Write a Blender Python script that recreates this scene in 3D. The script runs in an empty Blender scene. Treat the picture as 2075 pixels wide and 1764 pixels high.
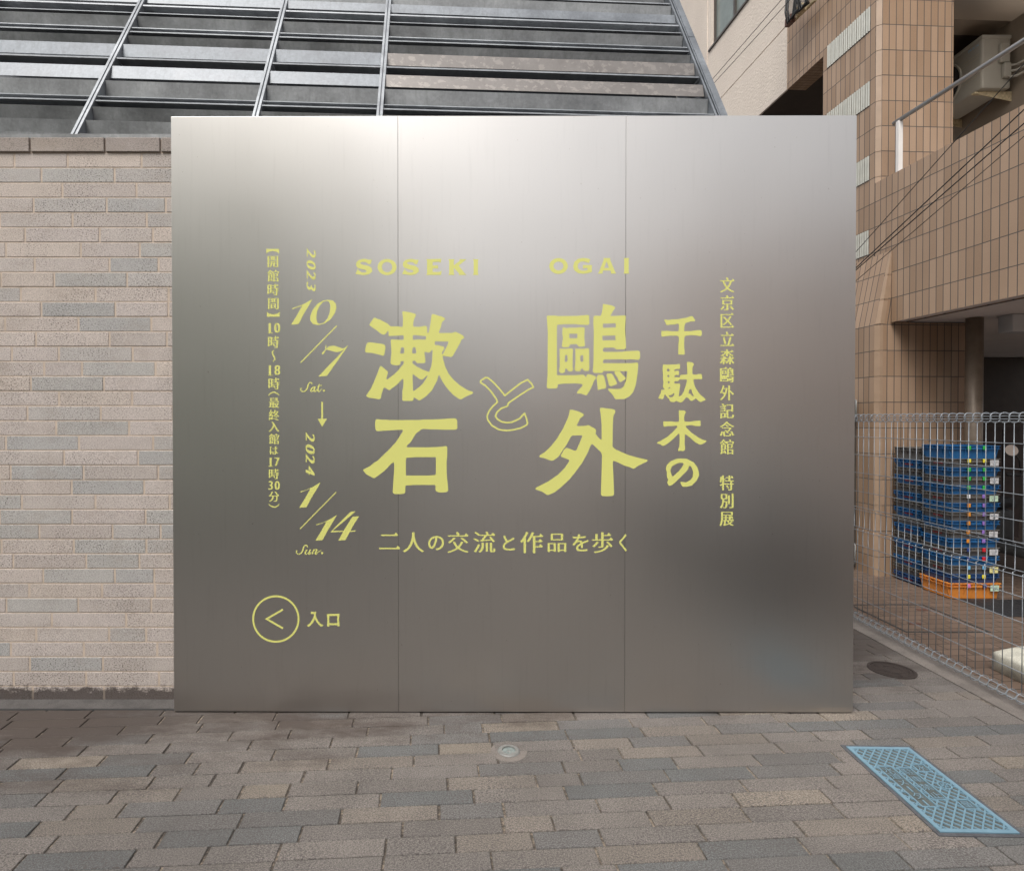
import bpy, bmesh, math, random
from mathutils import Vector, Matrix
random.seed(7)
S = bpy.context.scene
COL = S.collection
rad = math.radians

# ------------------------------------------------------------------ camera
F = 1200.0            # focal length in units of a 2075 x 1764 picture
U0, VH = 950.0, 850.0 # principal column and horizon row in that picture
PITCH = rad(0.6)
V0 = VH + F*math.tan(PITCH)
EYE = Vector((0, 0, 1.6))
cam = bpy.data.cameras.new('camera')
co = bpy.data.objects.new('camera', cam); COL.objects.link(co)
co.location = EYE; co.rotation_euler = (rad(90)-PITCH, 0, 0)
cam.sensor_fit = 'HORIZONTAL'; cam.sensor_width = 36; cam.lens = 36*F/2075
cam.shift_x = (1037.5-U0)/2075; cam.shift_y = -(882-V0)/2075
cam.clip_start = .05; cam.clip_end = 400
S.camera = co
# ------------------------------------------------------------------ light
SUN_EL, SUN_AZ = 55, 211      # azimuth clockwise from +Y
w = bpy.data.worlds.new('World'); S.world = w; w.use_nodes = True
nt = w.node_tree; bg = nt.nodes['Background']
sky = nt.nodes.new('ShaderNodeTexSky'); sky.sky_type = 'NISHITA'; sky.sun_disc = False
sky.sun_elevation = rad(SUN_EL); sky.sun_rotation = rad(SUN_AZ)
sky.air_density = 1.0; sky.dust_density = 5.0; sky.ozone_density = 1.0
hs = nt.nodes.new('ShaderNodeHueSaturation'); hs.inputs['Saturation'].default_value = .22
nt.links.new(sky.outputs[0], hs.inputs['Color']); nt.links.new(hs.outputs[0], bg.inputs[0])
bg.inputs[1].default_value = .15
sl = bpy.data.lights.new('sun', 'SUN'); sl.energy = 1.15; sl.angle = rad(24); sl.color = (1, .95, .89)
so = bpy.data.objects.new('sun', sl); COL.objects.link(so)
sd = Vector((math.sin(rad(SUN_AZ))*math.cos(rad(SUN_EL)), math.cos(rad(SUN_AZ))*math.cos(rad(SUN_EL)), math.sin(rad(SUN_EL))))
so.rotation_euler = sd.to_track_quat('Z', 'Y').to_euler()
so.location = sd*30
S.view_settings.view_transform = 'Standard'; S.view_settings.look = 'None'
S.view_settings.exposure = 0.52; S.view_settings.gamma = 1

# ------------------------------------------------------------------ helpers
def ray(u, v):
    c, s = math.cos(PITCH), math.sin(PITCH)
    x, y = (u-U0)/F, (V0-v)/F
    return Vector((x, c + y*s, -s + y*c))
def at(u, v, Y):
    r = ray(u, v); return EYE + r*(Y/r.y)
def gnd(u, v, z=0.0):
    r = ray(u, v); return EYE + r*((z-1.6)/r.z)
def onplane(u, v, p, n):
    r = ray(u, v); return EYE + r*((p-EYE).dot(n)/r.dot(n))
def srcpx(x, y, ox, oy, sc):          # crop -> picture units
    return ((ox+x/sc)*.91977, (oy+y/sc)*.91977)

def tag(o, label=None, cat=None, group=None, kind=None):
    if label: o['label'] = label
    if cat: o['category'] = cat
    if group: o['group'] = group
    if kind: o['kind'] = kind
    return o
def thing(name, loc, label, cat, group=None):
    o = bpy.data.objects.new(name, None); COL.objects.link(o)
    o.location = loc; o.empty_display_size = .1
    return tag(o, label, cat, group)

class MB:
    """collects geometry for ONE mesh object"""
    def __init__(s): s.v = []; s.f = []; s.uv = []; s.c = []; s.col = (1, 1, 1); s.sm = []; s.smooth = False
    def face(s, pts, uv=None):
        b = len(s.v); s.v += [Vector(p) for p in pts]
        s.f.append(list(range(b, b+len(pts)))); s.uv.append(uv); s.c.append(s.col); s.sm.append(False)
    def mesh(s, vs, fs):
        b = len(s.v); s.v += [Vector(p) for p in vs]
        for f in fs: s.f.append([b+i for i in f]); s.uv.append(None); s.c.append(s.col); s.sm.append(s.smooth)
    def box(s, a, b, bev=0, mat=None):
        bm = bmesh.new(); bmesh.ops.create_cube(bm, size=1)
        a = Vector(a); b = Vector(b)
        for v in bm.verts: v.co = Vector([(a[i]+b[i])/2 + v.co[i]*(b[i]-a[i]) for i in range(3)])
        if bev: bmesh.ops.bevel(bm, geom=bm.edges[:], offset=bev, segments=2, affect='EDGES', profile=.6)
        if mat: bm.transform(mat)
        s.bm(bm)
    def bm(s, bm):
        bm.verts.index_update()
        s.mesh([v.co.copy() for v in bm.verts], [[v.index for v in f.verts] for f in bm.faces]); bm.free()
    def prism(s, prof, axis0, axis1):   # prof list of 3-D points, extruded by vector
        n = len(prof); d = Vector(axis1); p = [Vector(q) for q in prof]
        vs = p + [q+d for q in p]
        fs = [list(range(n))[::-1], list(range(n, 2*n))] + [[i, (i+1) % n, n+(i+1) % n, n+i] for i in range(n)]
        s.mesh(vs, fs)
    def tube(s, pts, r, n=8, closed=False, cap=True):
        pts = [Vector(p) for p in pts]; m = len(pts); rs = r if isinstance(r, (list, tuple)) else [r]*m
        vs = []; prev = None
        for i, p in enumerate(pts):
            if closed: t = pts[(i+1) % m]-pts[i-1]
            else: t = pts[min(i+1, m-1)]-pts[max(i-1, 0)]
            t.normalize()
            if prev is None:
                a = Vector((0, 0, 1)) if abs(t.z) < .9 else Vector((1, 0, 0)); x = t.cross(a).normalized()
            else: x = (prev - t*prev.dot(t)).normalized()
            prev = x; y = t.cross(x)
            vs += [p + (x*math.cos(2*math.pi*k/n)+y*math.sin(2*math.pi*k/n))*rs[i] for k in range(n)]
        fs = []
        for i in range(m if closed else m-1):
            j = (i+1) % m
            fs += [[i*n+k, i*n+(k+1) % n, j*n+(k+1) % n, j*n+k] for k in range(n)]
        if cap and not closed: fs += [list(range(n))[::-1], [(m-1)*n+k for k in range(n)]]
        o = s.smooth; s.smooth = True; s.mesh(vs, fs); s.smooth = o
    def cyl(s, c, r, h, n=32, bev=0):
        c = Vector(c); pr = [(r-bev, h), (r, h-bev)] if bev else [(r, h)]
        rings = [(r, 0)] + [(q, z) for q, z in pr[::-1]]
        vs = []; fs = []
        for q, z in rings: vs += [c+Vector((q*math.cos(2*math.pi*k/n), q*math.sin(2*math.pi*k/n), z)) for k in range(n)]
        for i in range(len(rings)-1): fs += [[i*n+k, i*n+(k+1) % n, (i+1)*n+(k+1) % n, (i+1)*n+k] for k in range(n)]
        fs += [list(range(n))[::-1], [(len(rings)-1)*n+k for k in range(n)]]
        s.mesh(vs, fs)
    def build(s, name, mat, parent=None, off=None):
        o_ = Vector(parent.location) if (parent is not None and off is None) else Vector(off or (0, 0, 0))
        if parent is not None and parent.parent is not None and off is None: o_ = Vector(parent.parent.location)
        me = bpy.data.meshes.new(name)
        me.from_pydata([v-o_ for v in s.v], [], s.f)
        if any(u is not None for u in s.uv):
            ul = me.uv_layers.new(name='UVMap')
            for p in me.polygons:
                q = s.uv[p.index]
                if q:
                    for k, li in enumerate(p.loop_indices): ul.data[li].uv = q[k]
        if any(c != (1, 1, 1) for c in s.c):
            ca = me.color_attributes.new('tint', 'FLOAT_COLOR', 'CORNER')
            for p in me.polygons:
                for li in p.loop_indices: ca.data[li].color = (*s.c[p.index], 1)
        me.polygons.foreach_set('use_smooth', s.sm)
        me.materials.append(mat); me.update()
        o = bpy.data.objects.new(name, me); COL.objects.link(o)
        if parent is not None: o.parent = parent
        return o

class NT:
    def __init__(s, name):
        s.m = bpy.data.materials.new(name); s.m.use_nodes = True; s.t = s.m.node_tree
        s.p = s.t.nodes['Principled BSDF']
    def n(s, typ, **k):
        x = s.t.nodes.new('ShaderNode'+typ)
        for a, b in k.items():
            if a.startswith('i_'): x.inputs[a[2:].replace('_', ' ')].default_value = b
            else: setattr(x, a, b)
        return x
    def l(s, a, b): s.t.links.new(a, b)
    def coord(s, which='Object', scale=(1, 1, 1)):
        c = s.n('TexCoord'); mp = s.n('Mapping'); mp.inputs['Scale'].default_value = scale
        s.l(c.outputs[which], mp.inputs[0]); return mp.outputs[0]
    def noise(s, vec, scale, detail=4, rough=.55):
        x = s.n('TexNoise'); x.inputs['Scale'].default_value = scale; x.inputs['Detail'].default_value = detail
        x.inputs['Roughness'].default_value = rough; s.l(vec, x.inputs['Vector']); return x.outputs['Fac']
    def ramp(s, fac, stops):
        r = s.n('ValToRGB'); e = r.color_ramp.elements
        while len(e) < len(stops): e.new(.5)
        for q, (p, c) in zip(e, stops): q.position = p; q.color = (*c, 1) if len(c) == 3 else c
        s.l(fac, r.inputs[0]); return r.outputs[0]
    def mix(s, fac, a, b, mode='MIX'):
        x = s.n('Mix', data_type='RGBA', blend_type=mode)
        for sock, val in ((x.inputs[0], fac), (x.inputs[6], a), (x.inputs[7], b)):
            if hasattr(val, 'is_linked'): s.l(val, sock)
            elif isinstance(val, (int, float)): sock.default_value = val
            else: sock.default_value = (*val, 1)
        return x.outputs[2]
    def math(s, op, a, b=0.0):
        x = s.n('Math', operation=op)
        for sock, val in ((x.inputs[0], a), (x.inputs[1], b)):
            if hasattr(val, 'is_linked'): s.l(val, sock)
            else: sock.default_value = val
        return x.outputs[0]
    def bump(s, h, strength=.3, dist=.01):
        b = s.n('Bump'); b.inputs['Strength'].default_value = strength; b.inputs['Distance'].default_value = dist
        s.l(h, b.inputs['Height']); s.l(b.outputs[0], s.p.inputs['Normal'])
    def set(s, col=None, rough=None, metal=None, spec=None):
        for k, v in (('Base Color', col), ('Roughness', rough), ('Metallic', metal), ('Specular IOR Level', spec)):
            if v is None: continue
            if hasattr(v, 'is_linked'): s.l(v, s.p.inputs[k])
            elif isinstance(v, (tuple, list)): s.p.inputs[k].default_value = (*v, 1)
            else: s.p.inputs[k].default_value = v
        return s.m

def simple(name, col, rough=.5, metal=0, var=.12, scale=8, bump=0, spec=None):
    t = NT(name); v = t.coord(); n = t.noise(v, scale, 5)
    c = t.ramp(n, [(.3, tuple(x*(1-var) for x in col)), (.7, tuple(min(1, x*(1+var)) for x in col))])
    if bump: t.bump(t.noise(v, scale*6, 4), bump, .01)
    return t.set(c, rough, metal, spec)

# ------------------------------------------------------------------ materials
def m_brick(name, pit, dirt_low=False, ground=False):
    t = NT(name); v = t.coord()
    at_ = t.n('Attribute', attribute_name='tint'); base = at_.outputs['Color']
    n1 = t.noise(v, 5, 5, .6); c = t.mix(.5, base, t.ramp(n1, [(.3, (.42, .40, .37)), (.72, (.62, .58, .55))]), 'SOFT_LIGHT')
    fine = t.noise(v, 260 if not ground else 200, 3, .6)
    c = t.mix(.6 if not ground else .85, c, t.ramp(fine, [(.32, (.2, .19, .18)), (.64, (.78, .76, .74))]), 'OVERLAY')
    vs = t.coord(scale=(1, 1, 2.2) if not ground else (1, 2.0, 1))
    pits = t.noise(vs, pit, 2, .5); den = t.noise(v, 3.1, 3)
    thr = t.math('MULTIPLY', t.ramp(pits, [(.37, (1, 1, 1)), (.45, (0, 0, 0))] if not ground else [(.42, (1, 1, 1)), (.47, (0, 0, 0))]), t.ramp(den, [(.38, (.15, .15, .15)), (.62, (1, 1, 1))]))
    c = t.mix(thr, c, (.085, .075, .07))
    if ground:   # old damp staining close to the foot of the wall, brown patches
        sep = t.n('SeparateXYZ'); t.l(t.coord(), sep.inputs[0])
        g = t.math('ADD', t.math('MULTIPLY', sep.outputs['Y'], 1.0), t.math('MULTIPLY', t.math('SUBTRACT', t.noise(t.coord(scale=(.5, 1.3, 1)), 3.4, 8, .74), .5), 2.4))
        g = t.math('SUBTRACT', g, t.math('MULTIPLY', sep.outputs['X'], .22))
        mk = t.n('MapRange'); t.l(g, mk.inputs[0]); mk.inputs[1].default_value = 2.95; mk.inputs[2].default_value = 3.5
        c = t.mix(t.math('MULTIPLY', mk.outputs[0], .9), c, (.062, .048, .041))
        gr = t.noise(v, 1.1, 4)
        c = t.mix(t.ramp(gr, [(.5, (0, 0, 0)), (.75, (.55, .55, .55))]), c, (.085, .076, .07))
    else:
        sep = t.n('SeparateXYZ'); t.l(t.coord(), sep.inputs[0])
        n2 = t.noise(t.coord(scale=(1, 1, .35)), 3.0, 6, .7)
        up = t.n('MapRange'); t.l(t.math('ADD', sep.outputs['Z'], t.math('MULTIPLY', n2, .35)), up.inputs[0])
        up.inputs[1].default_value = 3.2; up.inputs[2].default_value = 3.45
        c = t.mix(t.math('MULTIPLY', up.outputs[0], .5), c, (.21, .172, .145))
        blot = t.noise(t.coord(scale=(1, 1, 1.6)), 4.2, 6, .65)
        c = t.mix(t.ramp(blot, [(.52, (0, 0, 0)), (.78, (.45, .45, .45))]), c, (.27, .22, .175))
        lo = t.n('MapRange'); t.l(t.math('ADD', sep.outputs['Z'], t.math('MULTIPLY', t.math('SUBTRACT', t.noise(t.coord(scale=(1, 1, 1.5)), 16, 8, .8), .5), .20)), lo.inputs[0])
        lo.inputs[1].default_value = .088; lo.inputs[2].default_value = .062
        c = t.mix(t.math('MULTIPLY', lo.outputs[0], .85), c, (.035, .026, .024))
    t.bump(t.math('ADD', t.math('MULTIPLY', fine, .5), t.math('MULTIPLY', pits, .7)), .35, .004)
    return t.set(c, .85, 0, .3)

def m_tile(name, c1, c2, grout, bw=.0762, rh=.264, ms=.0042, rough=.42, off=0.0, sp=.15):
    t = NT(name); c = t.n('TexCoord')
    b = t.n('TexBrick', offset=off, squash=1.0)
    t.l(c.outputs['UV'], b.inputs['Vector'])
    for k, v in (('Scale', 1), ('Mortar Size', ms), ('Mortar Smooth', .15), ('Bias', 0), ('Brick Width', bw), ('Row Height', rh)): b.inputs[k].default_value = v
    b.inputs['Color1'].default_value = (*c1, 1); b.inputs['Color2'].default_value = (*c2, 1); b.inputs['Mortar'].default_value = (*grout, 1)
    o = t.coord(); n = t.noise(o, 1.7, 4); fine = t.noise(o, 180, 3)
    col = t.mix(.4, b.outputs['Color'], t.ramp(n, [(.3, (.4, .38, .36)), (.7, (.6, .57, .55))]), 'SOFT_LIGHT')
    col = t.mix(sp, col, t.ramp(fine, [(.35, (.3, .3, .3)), (.65, (.7, .7, .7))]), 'OVERLAY')
    inv = t.math('SUBTRACT', 1.0, b.outputs['Fac'])
    t.bump(t.math('ADD', inv, t.math('MULTIPLY', fine, .06)), .6, .004)
    r = t.math('ADD', t.math('MULTIPLY', b.outputs['Fac'], .4), rough)
    return t.set(col, r)

def m_galv(name, col=(.165, .178, .192), patina=False):
    t = NT(name); v = t.coord()
    vo = t.n('TexVoronoi', feature='F1'); vo.inputs['Scale'].default_value = 60; t.l(v, vo.inputs['Vector'])
    n = t.noise(v, 3, 6, .65); st = t.noise(t.coord(scale=(5, 2, 1.4)), 6, 6, .7)
    c = t.mix(.9, col, t.ramp(n, [(.3, (.22, .22, .23)), (.7, (.74, .75, .76))]), 'SOFT_LIGHT')
    sp = t.n('SeparateXYZ'); t.l(vo.outputs['Color'], sp.inputs[0]); c = t.mix(.25, c, t.ramp(sp.outputs[0], [(0, (.3, .3, .3)), (1, (.7, .7, .7))]), 'SOFT_LIGHT')
    c = t.mix(t.ramp(st, [(.5, (0, 0, 0)), (.72, (.5, .5, .5))]), c, tuple(x*.55 for x in col))
    if patina:
        fl = t.noise(t.coord(scale=(1, 3, 1.2)), 16, 5, .6); big = t.noise(v, 2, 2)
        c = t.mix(t.ramp(fl, [(.54, (0, 0, 0)), (.58, (.8, .8, .8))]), t.mix(.7, c, (.15, .132, .12)), (.25, .228, .21))
    r = t.ramp(n, [(.3, (.38, .38, .38)), (.7, (.55, .55, .55))])
    return t.set(c, r, .3)

def m_steel():
    t = NT('satin stainless steel'); v = t.coord()
    gr = t.noise(t.coord(scale=(60, 1, 3)), 9, 4, .6); big = t.noise(v, .9, 3); f2 = t.noise(v, 420, 2)
    c = t.ramp(gr, [(.3, (.565, .546, .522)), (.7, (.575, .556, .532))])
    sp = t.noise(t.coord(scale=(1, 1, .55)), 75, 2, .5)
    c = t.mix(t.ramp(sp, [(.24, (.6, .6, .6)), (.27, (0, 0, 0))]), c, (.30, .25, .22))
    dr = t.noise(t.coord(scale=(9, 1, .5)), 5, 5, .6)
    c = t.mix(t.ramp(dr, [(.55, (0, 0, 0)), (.8, (.3, .3, .3))]), c, (.45, .432, .41))
    r = t.math('ADD', .30, t.math('ADD', t.math('MULTIPLY', big, .05), t.math('MULTIPLY', gr, .02)))
    oi = t.n('ObjectInfo'); rn = oi.outputs['Random']
    c = t.mix(t.math('MULTIPLY', rn, .10), c, (.525, .49, .47)); r = t.math('ADD', r, t.math('MULTIPLY', rn, .03))
    cl = t.noise(t.coord(scale=(1, 1, .8)), 1.3, 1, .4)
    t.bump(t.math('ADD', t.math('MULTIPLY', cl, 1.0), t.math('MULTIPLY', f2, .004)), .42, .02)
    return t.set(c, r, 1.0)

def m_concrete(name, col, sc=6):
    t = NT(name); v = t.coord(); n = t.noise(v, sc, 7, .7); f = t.noise(v, 190, 3)
    c = t.ramp(n, [(.28, tuple(x*.62 for x in col)), (.5, col), (.75, tuple(x*1.25 for x in col))])
    c = t.mix(.4, c, t.ramp(f, [(.35, (.25, .25, .25)), (.65, (.75, .75, .75))]), 'OVERLAY')
    t.bump(t.math('ADD', n, t.math('MULTIPLY', f, .4)), .4, .006)
    return t.set(c, .88)

M = {}
M['brick'] = m_brick('weathered long brick', 105)
M['paver'] = m_brick('clay paver', 95, ground=True)
def m_mortar():
    t = NT('pale mortar'); v = t.coord(); n = t.noise(v, 20, 5); c = t.ramp(n, [(.3, (.41, .335, .27)), (.7, (.53, .435, .355))])
    sep = t.n('SeparateXYZ'); t.l(v, sep.inputs[0]); lo = t.n('MapRange'); t.l(t.math('ADD', sep.outputs['Z'], t.math('MULTIPLY', t.math('SUBTRACT', t.noise(t.coord(scale=(1, 1, 1.5)), 16, 8, .8), .5), .20)), lo.inputs[0])
    lo.inputs[1].default_value = .09; lo.inputs[2].default_value = .06
    c = t.mix(t.math('MULTIPLY', lo.outputs[0], .72), c, (.06, .048, .042)); t.bump(n, .3, .004)
    return t.set(c, .9)
M['mortar'] = m_mortar()
def m_joint():
    t = NT('sandy joint'); v = t.coord(); a = t.noise(v, 4, 5, .7); b = t.noise(v, 85, 3, .6)
    c = t.ramp(t.math('ADD', t.math('MULTIPLY', a, .55), t.math('MULTIPLY', b, .45)), [(.38, (.035, .03, .026)), (.5, (.09, .074, .06)), (.58, (.24, .195, .15))])
    t.bump(b, .5, .004); return t.set(c, .95)
M['sand'] = m_joint()
M['steel'] = m_steel()
M['yellow'] = simple('yellow vinyl', (.635, .635, .185), .45, var=.015, scale=2)
M['dark'] = simple('dark painted steel', (.05, .05, .05), .6)
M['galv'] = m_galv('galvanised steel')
M['galv2'] = m_galv('mid-tone galvanised steel', (.215, .22, .22))
M['galv_lit'] = m_galv('lit galvanised steel', (.31, .325, .34))  # lighter copy of the steel, so the front edges look lit
M['galvp'] = m_galv('flaking galvanised steel', (.25, .24, .23), True)
M['shadeback'] = simple('dark shade backing', (.02, .023, .028), .25)  # near-black tone for the shaded interior behind the louvres
M['tile'] = m_tile('brown facade tile', (.285, .19, .122), (.375, .262, .18), (.075, .068, .064))
M['tileplain'] = simple('brown corner tile', (.33, .232, .158), .45, var=.1, scale=5)
M['tilewhite'] = m_tile('pale ribbed tile', (.42, .42, .38), (.52, .51, .46), (.08, .075, .07), bw=.0381)
M['floor'] = m_tile('brown floor tile', (.115, .078, .056), (.155, .108, .08), (.045, .036, .03), bw=.20, rh=.10, ms=.004, rough=.6, off=.5, sp=.3)
def m_stucco():
    t = NT('rough beige render'); v = t.coord(); n = t.noise(v, 38, 4, .55); big = t.noise(t.coord(scale=(1, 1, .4)), 1.3, 5)
    c = t.ramp(big, [(.3, (.57, .50, .435)), (.7, (.65, .575, .50))])
    t.bump(n, .55, .02)
    return t.set(c, .9)
M['stucco'] = m_stucco()
M['beige'] = simple('beige paint', (.235, .185, .135), .8, var=.08, scale=2)
M['ceil'] = simple('pale soffit board', (.68, .64, .62), .8, var=.05, scale=2)
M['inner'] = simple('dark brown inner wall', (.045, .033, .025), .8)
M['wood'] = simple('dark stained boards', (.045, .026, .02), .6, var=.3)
M['wire'] = simple('galvanised fence wire', (.26, .285, .31), .45, .35, var=.1, scale=30)
M['kerb'] = m_concrete('worn concrete', (.16, .14, .125), 5)
M['asphalt'] = m_concrete('pale worn asphalt', (.105, .095, .088), 8)
M['lid'] = simple('pale blue painted iron', (.145, .25, .318), .5, var=.07, scale=25, bump=.15)
M['liddark'] = m_concrete('dark iron recess', (.085, .095, .09), 40)  # darker grey for the plate under the lattice
M['lidframe'] = m_concrete('iron frame', (.075, .077, .085), 25)
M['rust'] = m_concrete('rusty iron', (.030, .021, .017), 20)
M['rust2'] = m_concrete('stained dark stone', (.085, .078, .074), 9)
M['pvcgrey'] = simple('weathered zinc', (.20, .20, .19), .5, .3, var=.2, scale=60)
M['glass'] = simple('dusty lens', (.17, .20, .19), .15, var=.3, scale=40)
M['blue'] = simple('blue plastic', (.010, .095, .25), .4, var=.12)
M['dblue'] = simple('dark blue plastic', (.015, .055, .16), .4, var=.12)
M['grey'] = simple('grey plastic', (.105, .098, .09), .45, var=.12)
M['orange'] = simple('orange plastic', (.56, .20, .035), .42, var=.1)
M['card'] = simple('white label card', (.47, .47, .48), .6, var=.04)
M['cardg'] = simple('pale green label card', (.42, .56, .42), .6, var=.04)
M['cardy'] = simple('yellow label card', (.62, .56, .24), .6, var=.04)
M['ink'] = simple('label ink', (.10, .10, .11), .7)
M['red'] = simple('red print', (.35, .03, .03), .5)
for k, c in dict(green=(.03, .42, .06), yell=(.75, .65, .05), white=(.7, .7, .72), purple=(.27, .16, .50), oran=(.66, .26, .03),
                 navy=(.03, .06, .22), redc=(.55, .02, .03), sky=(.16, .42, .66), pink=(.60, .20, .42)).items():
    M['c_'+k] = simple(k+' clip plastic', c, .4, var=.03)
M['ac'] = simple('ivory enamel', (.33, .30, .245), .45, var=.06, scale=4)
M['acdark'] = simple('black grille', (.02, .02, .02), .5)
M['bracket'] = simple('rust spotted cream paint', (.45, .36, .22), .6, var=.3, scale=40)
M['rail'] = simple('grey steel pipe', (.36, .36, .36), .38, .7, var=.06)
M['whitepost'] = simple('white painted post', (.72, .69, .66), .5, var=.05)
M['cable'] = simple('black cable', (.012, .012, .012), .55)
M['column'] = simple('scuffed brown column', (.25, .20, .155), .42, .35, var=.18, scale=9)
M['cream'] = m_concrete('cream plastic block', (.52, .50, .42), 9)
M['mirror'] = simple('mirror glass', (.85, .87, .86), .04, 1, var=.01)
M['rubber'] = simple('black rubber', (.02, .02, .022), .6)
M['window'] = simple('greenish window glass', (.17, .20, .185), .12, var=.15, scale=3, spec=.8)
M['frame'] = simple('dark bronze frame', (.06, .05, .042), .45)
M['browniron'] = simple('red brown painted iron', (.11, .05, .035), .6, var=.3, scale=20)
M['postgreen'] = simple('weathered grey green steel', (.15, .16, .145), .6, var=.25, scale=12)

# ------------------------------------------------------------------ ground
GA = rad(3.6); ga, gb = Vector((math.cos(GA), math.sin(GA), 0)), Vector((-math.sin(GA), math.cos(GA), 0))
def ground():
    mb = MB(); z = -.0065; mb.face([(-9, -3.0, z), (9.5, -3.0, z), (9.5, 14, z), (-9, 14, z)])
    tag(mb.build('paving_bed', M['sand']), kind='structure')
    mb = MB(); z = -.05; mb.face([(-120, -140, z), (120, -140, z), (120, 120, z), (-120, 120, z)])
    tag(mb.build('road', M['asphalt']), kind='structure')
    pal = [((0.1491, 0.14, 0.1338), 4.5), ((0.1329, 0.1259, 0.122), 4), ((0.1167, 0.117, 0.1186), 2.4), ((0.1043, 0.1103, 0.1146), 1.7), ((0.1815, 0.1639, 0.1429), 1.0), ((0.1546, 0.1416, 0.1293), 2.2)]
    cs, ws = [p[0] for p in pal], [p[1] for p in pal]
    mb = MB(); row = -.42; D = .0925; G = .0036
    j = 0
    while -3.1 + j*D < 7.6:
        b0 = -3.1+j*D; j += 1; a = -8 + random.uniform(0, .4)
        while a < 5.2:
            L = random.choice([.385]*6+[.385, .285, .255, .19]); J = random.uniform(.007, .012)
            a0, a1 = a, a+L; a += L+J
            xm = (ga*(a0+a1)/2 + gb*(b0+D/2))
            if xm.y < -2.9: continue
            # cut at the concrete strip under the fence
            xe = lambda q: (ga*q + gb*(b0+D/2)).x
            if xe(a0) > 2.90: continue
            if xe(a1) > 2.945: a1 = a0 + (2.945-xe(a0))
            if a1-a0 < .03: continue
            if xm.y > 3.45 and xm.x < 1.4: continue
            c = random.choices(cs, ws)[0]; k = random.uniform(.92, 1.08); mb.col = tuple(q*k for q in c)
            dz = random.uniform(-.0012, .0012); ch = .0028; tw = random.uniform(-.0012, .0012)
            def P(p, q, zz): return ga*p + gb*(q+tw*(p-a0)/.4) + Vector((0, 0, zz))
            b1, b2 = b0+G, b0+D
            o = [P(a0, b1, 0), P(a1, b1, 0), P(a1, b2, 0), P(a0, b2, 0)]
            vs = [v+Vector((0, 0, dz-.03)) for v in o] + [v+Vector((0, 0, dz-ch)) for v in o] + [P(a0+ch, b1+ch, dz), P(a1-ch, b1+ch, dz), P(a1-ch, b2-ch, dz), P(a0+ch, b2-ch, dz)]
            fs = [[8, 9, 10, 11]]
            for k in range(4):
                n = (k+1) % 4; fs += [[k, n, 4+n, 4+k], [4+k, 4+n, 8+n, 8+k]]
            mb.mesh(vs, fs)
    tag(mb.build('pavement', M['paver']), kind='structure')
    mb = MB(); mb.prism([(2.95, -3, -.03), (3.16, -3, -.03), (3.16, -3, .004), (2.95, -3, .002)], 0, (0, 12, 0))
    tag(mb.build('kerb', M['kerb']), kind='structure')
    # courtyard floor behind the fence
    mb = MB(); r = Matrix.Rotation(rad(3.6), 3, 'Z'); pts = [(3.16, -3), (9.4, -3), (9.4, 13.5), (3.16, 13.5)]
    mb.face([(x, y, -.004) for x, y in pts], [((r.transposed() @ Vector((x, y, 0)))[0], (r.transposed() @ Vector((x, y, 0)))[1]) for x, y in pts])
    tag(mb.build('courtyard_floor', M['floor']), kind='structure')
ground()

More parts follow.
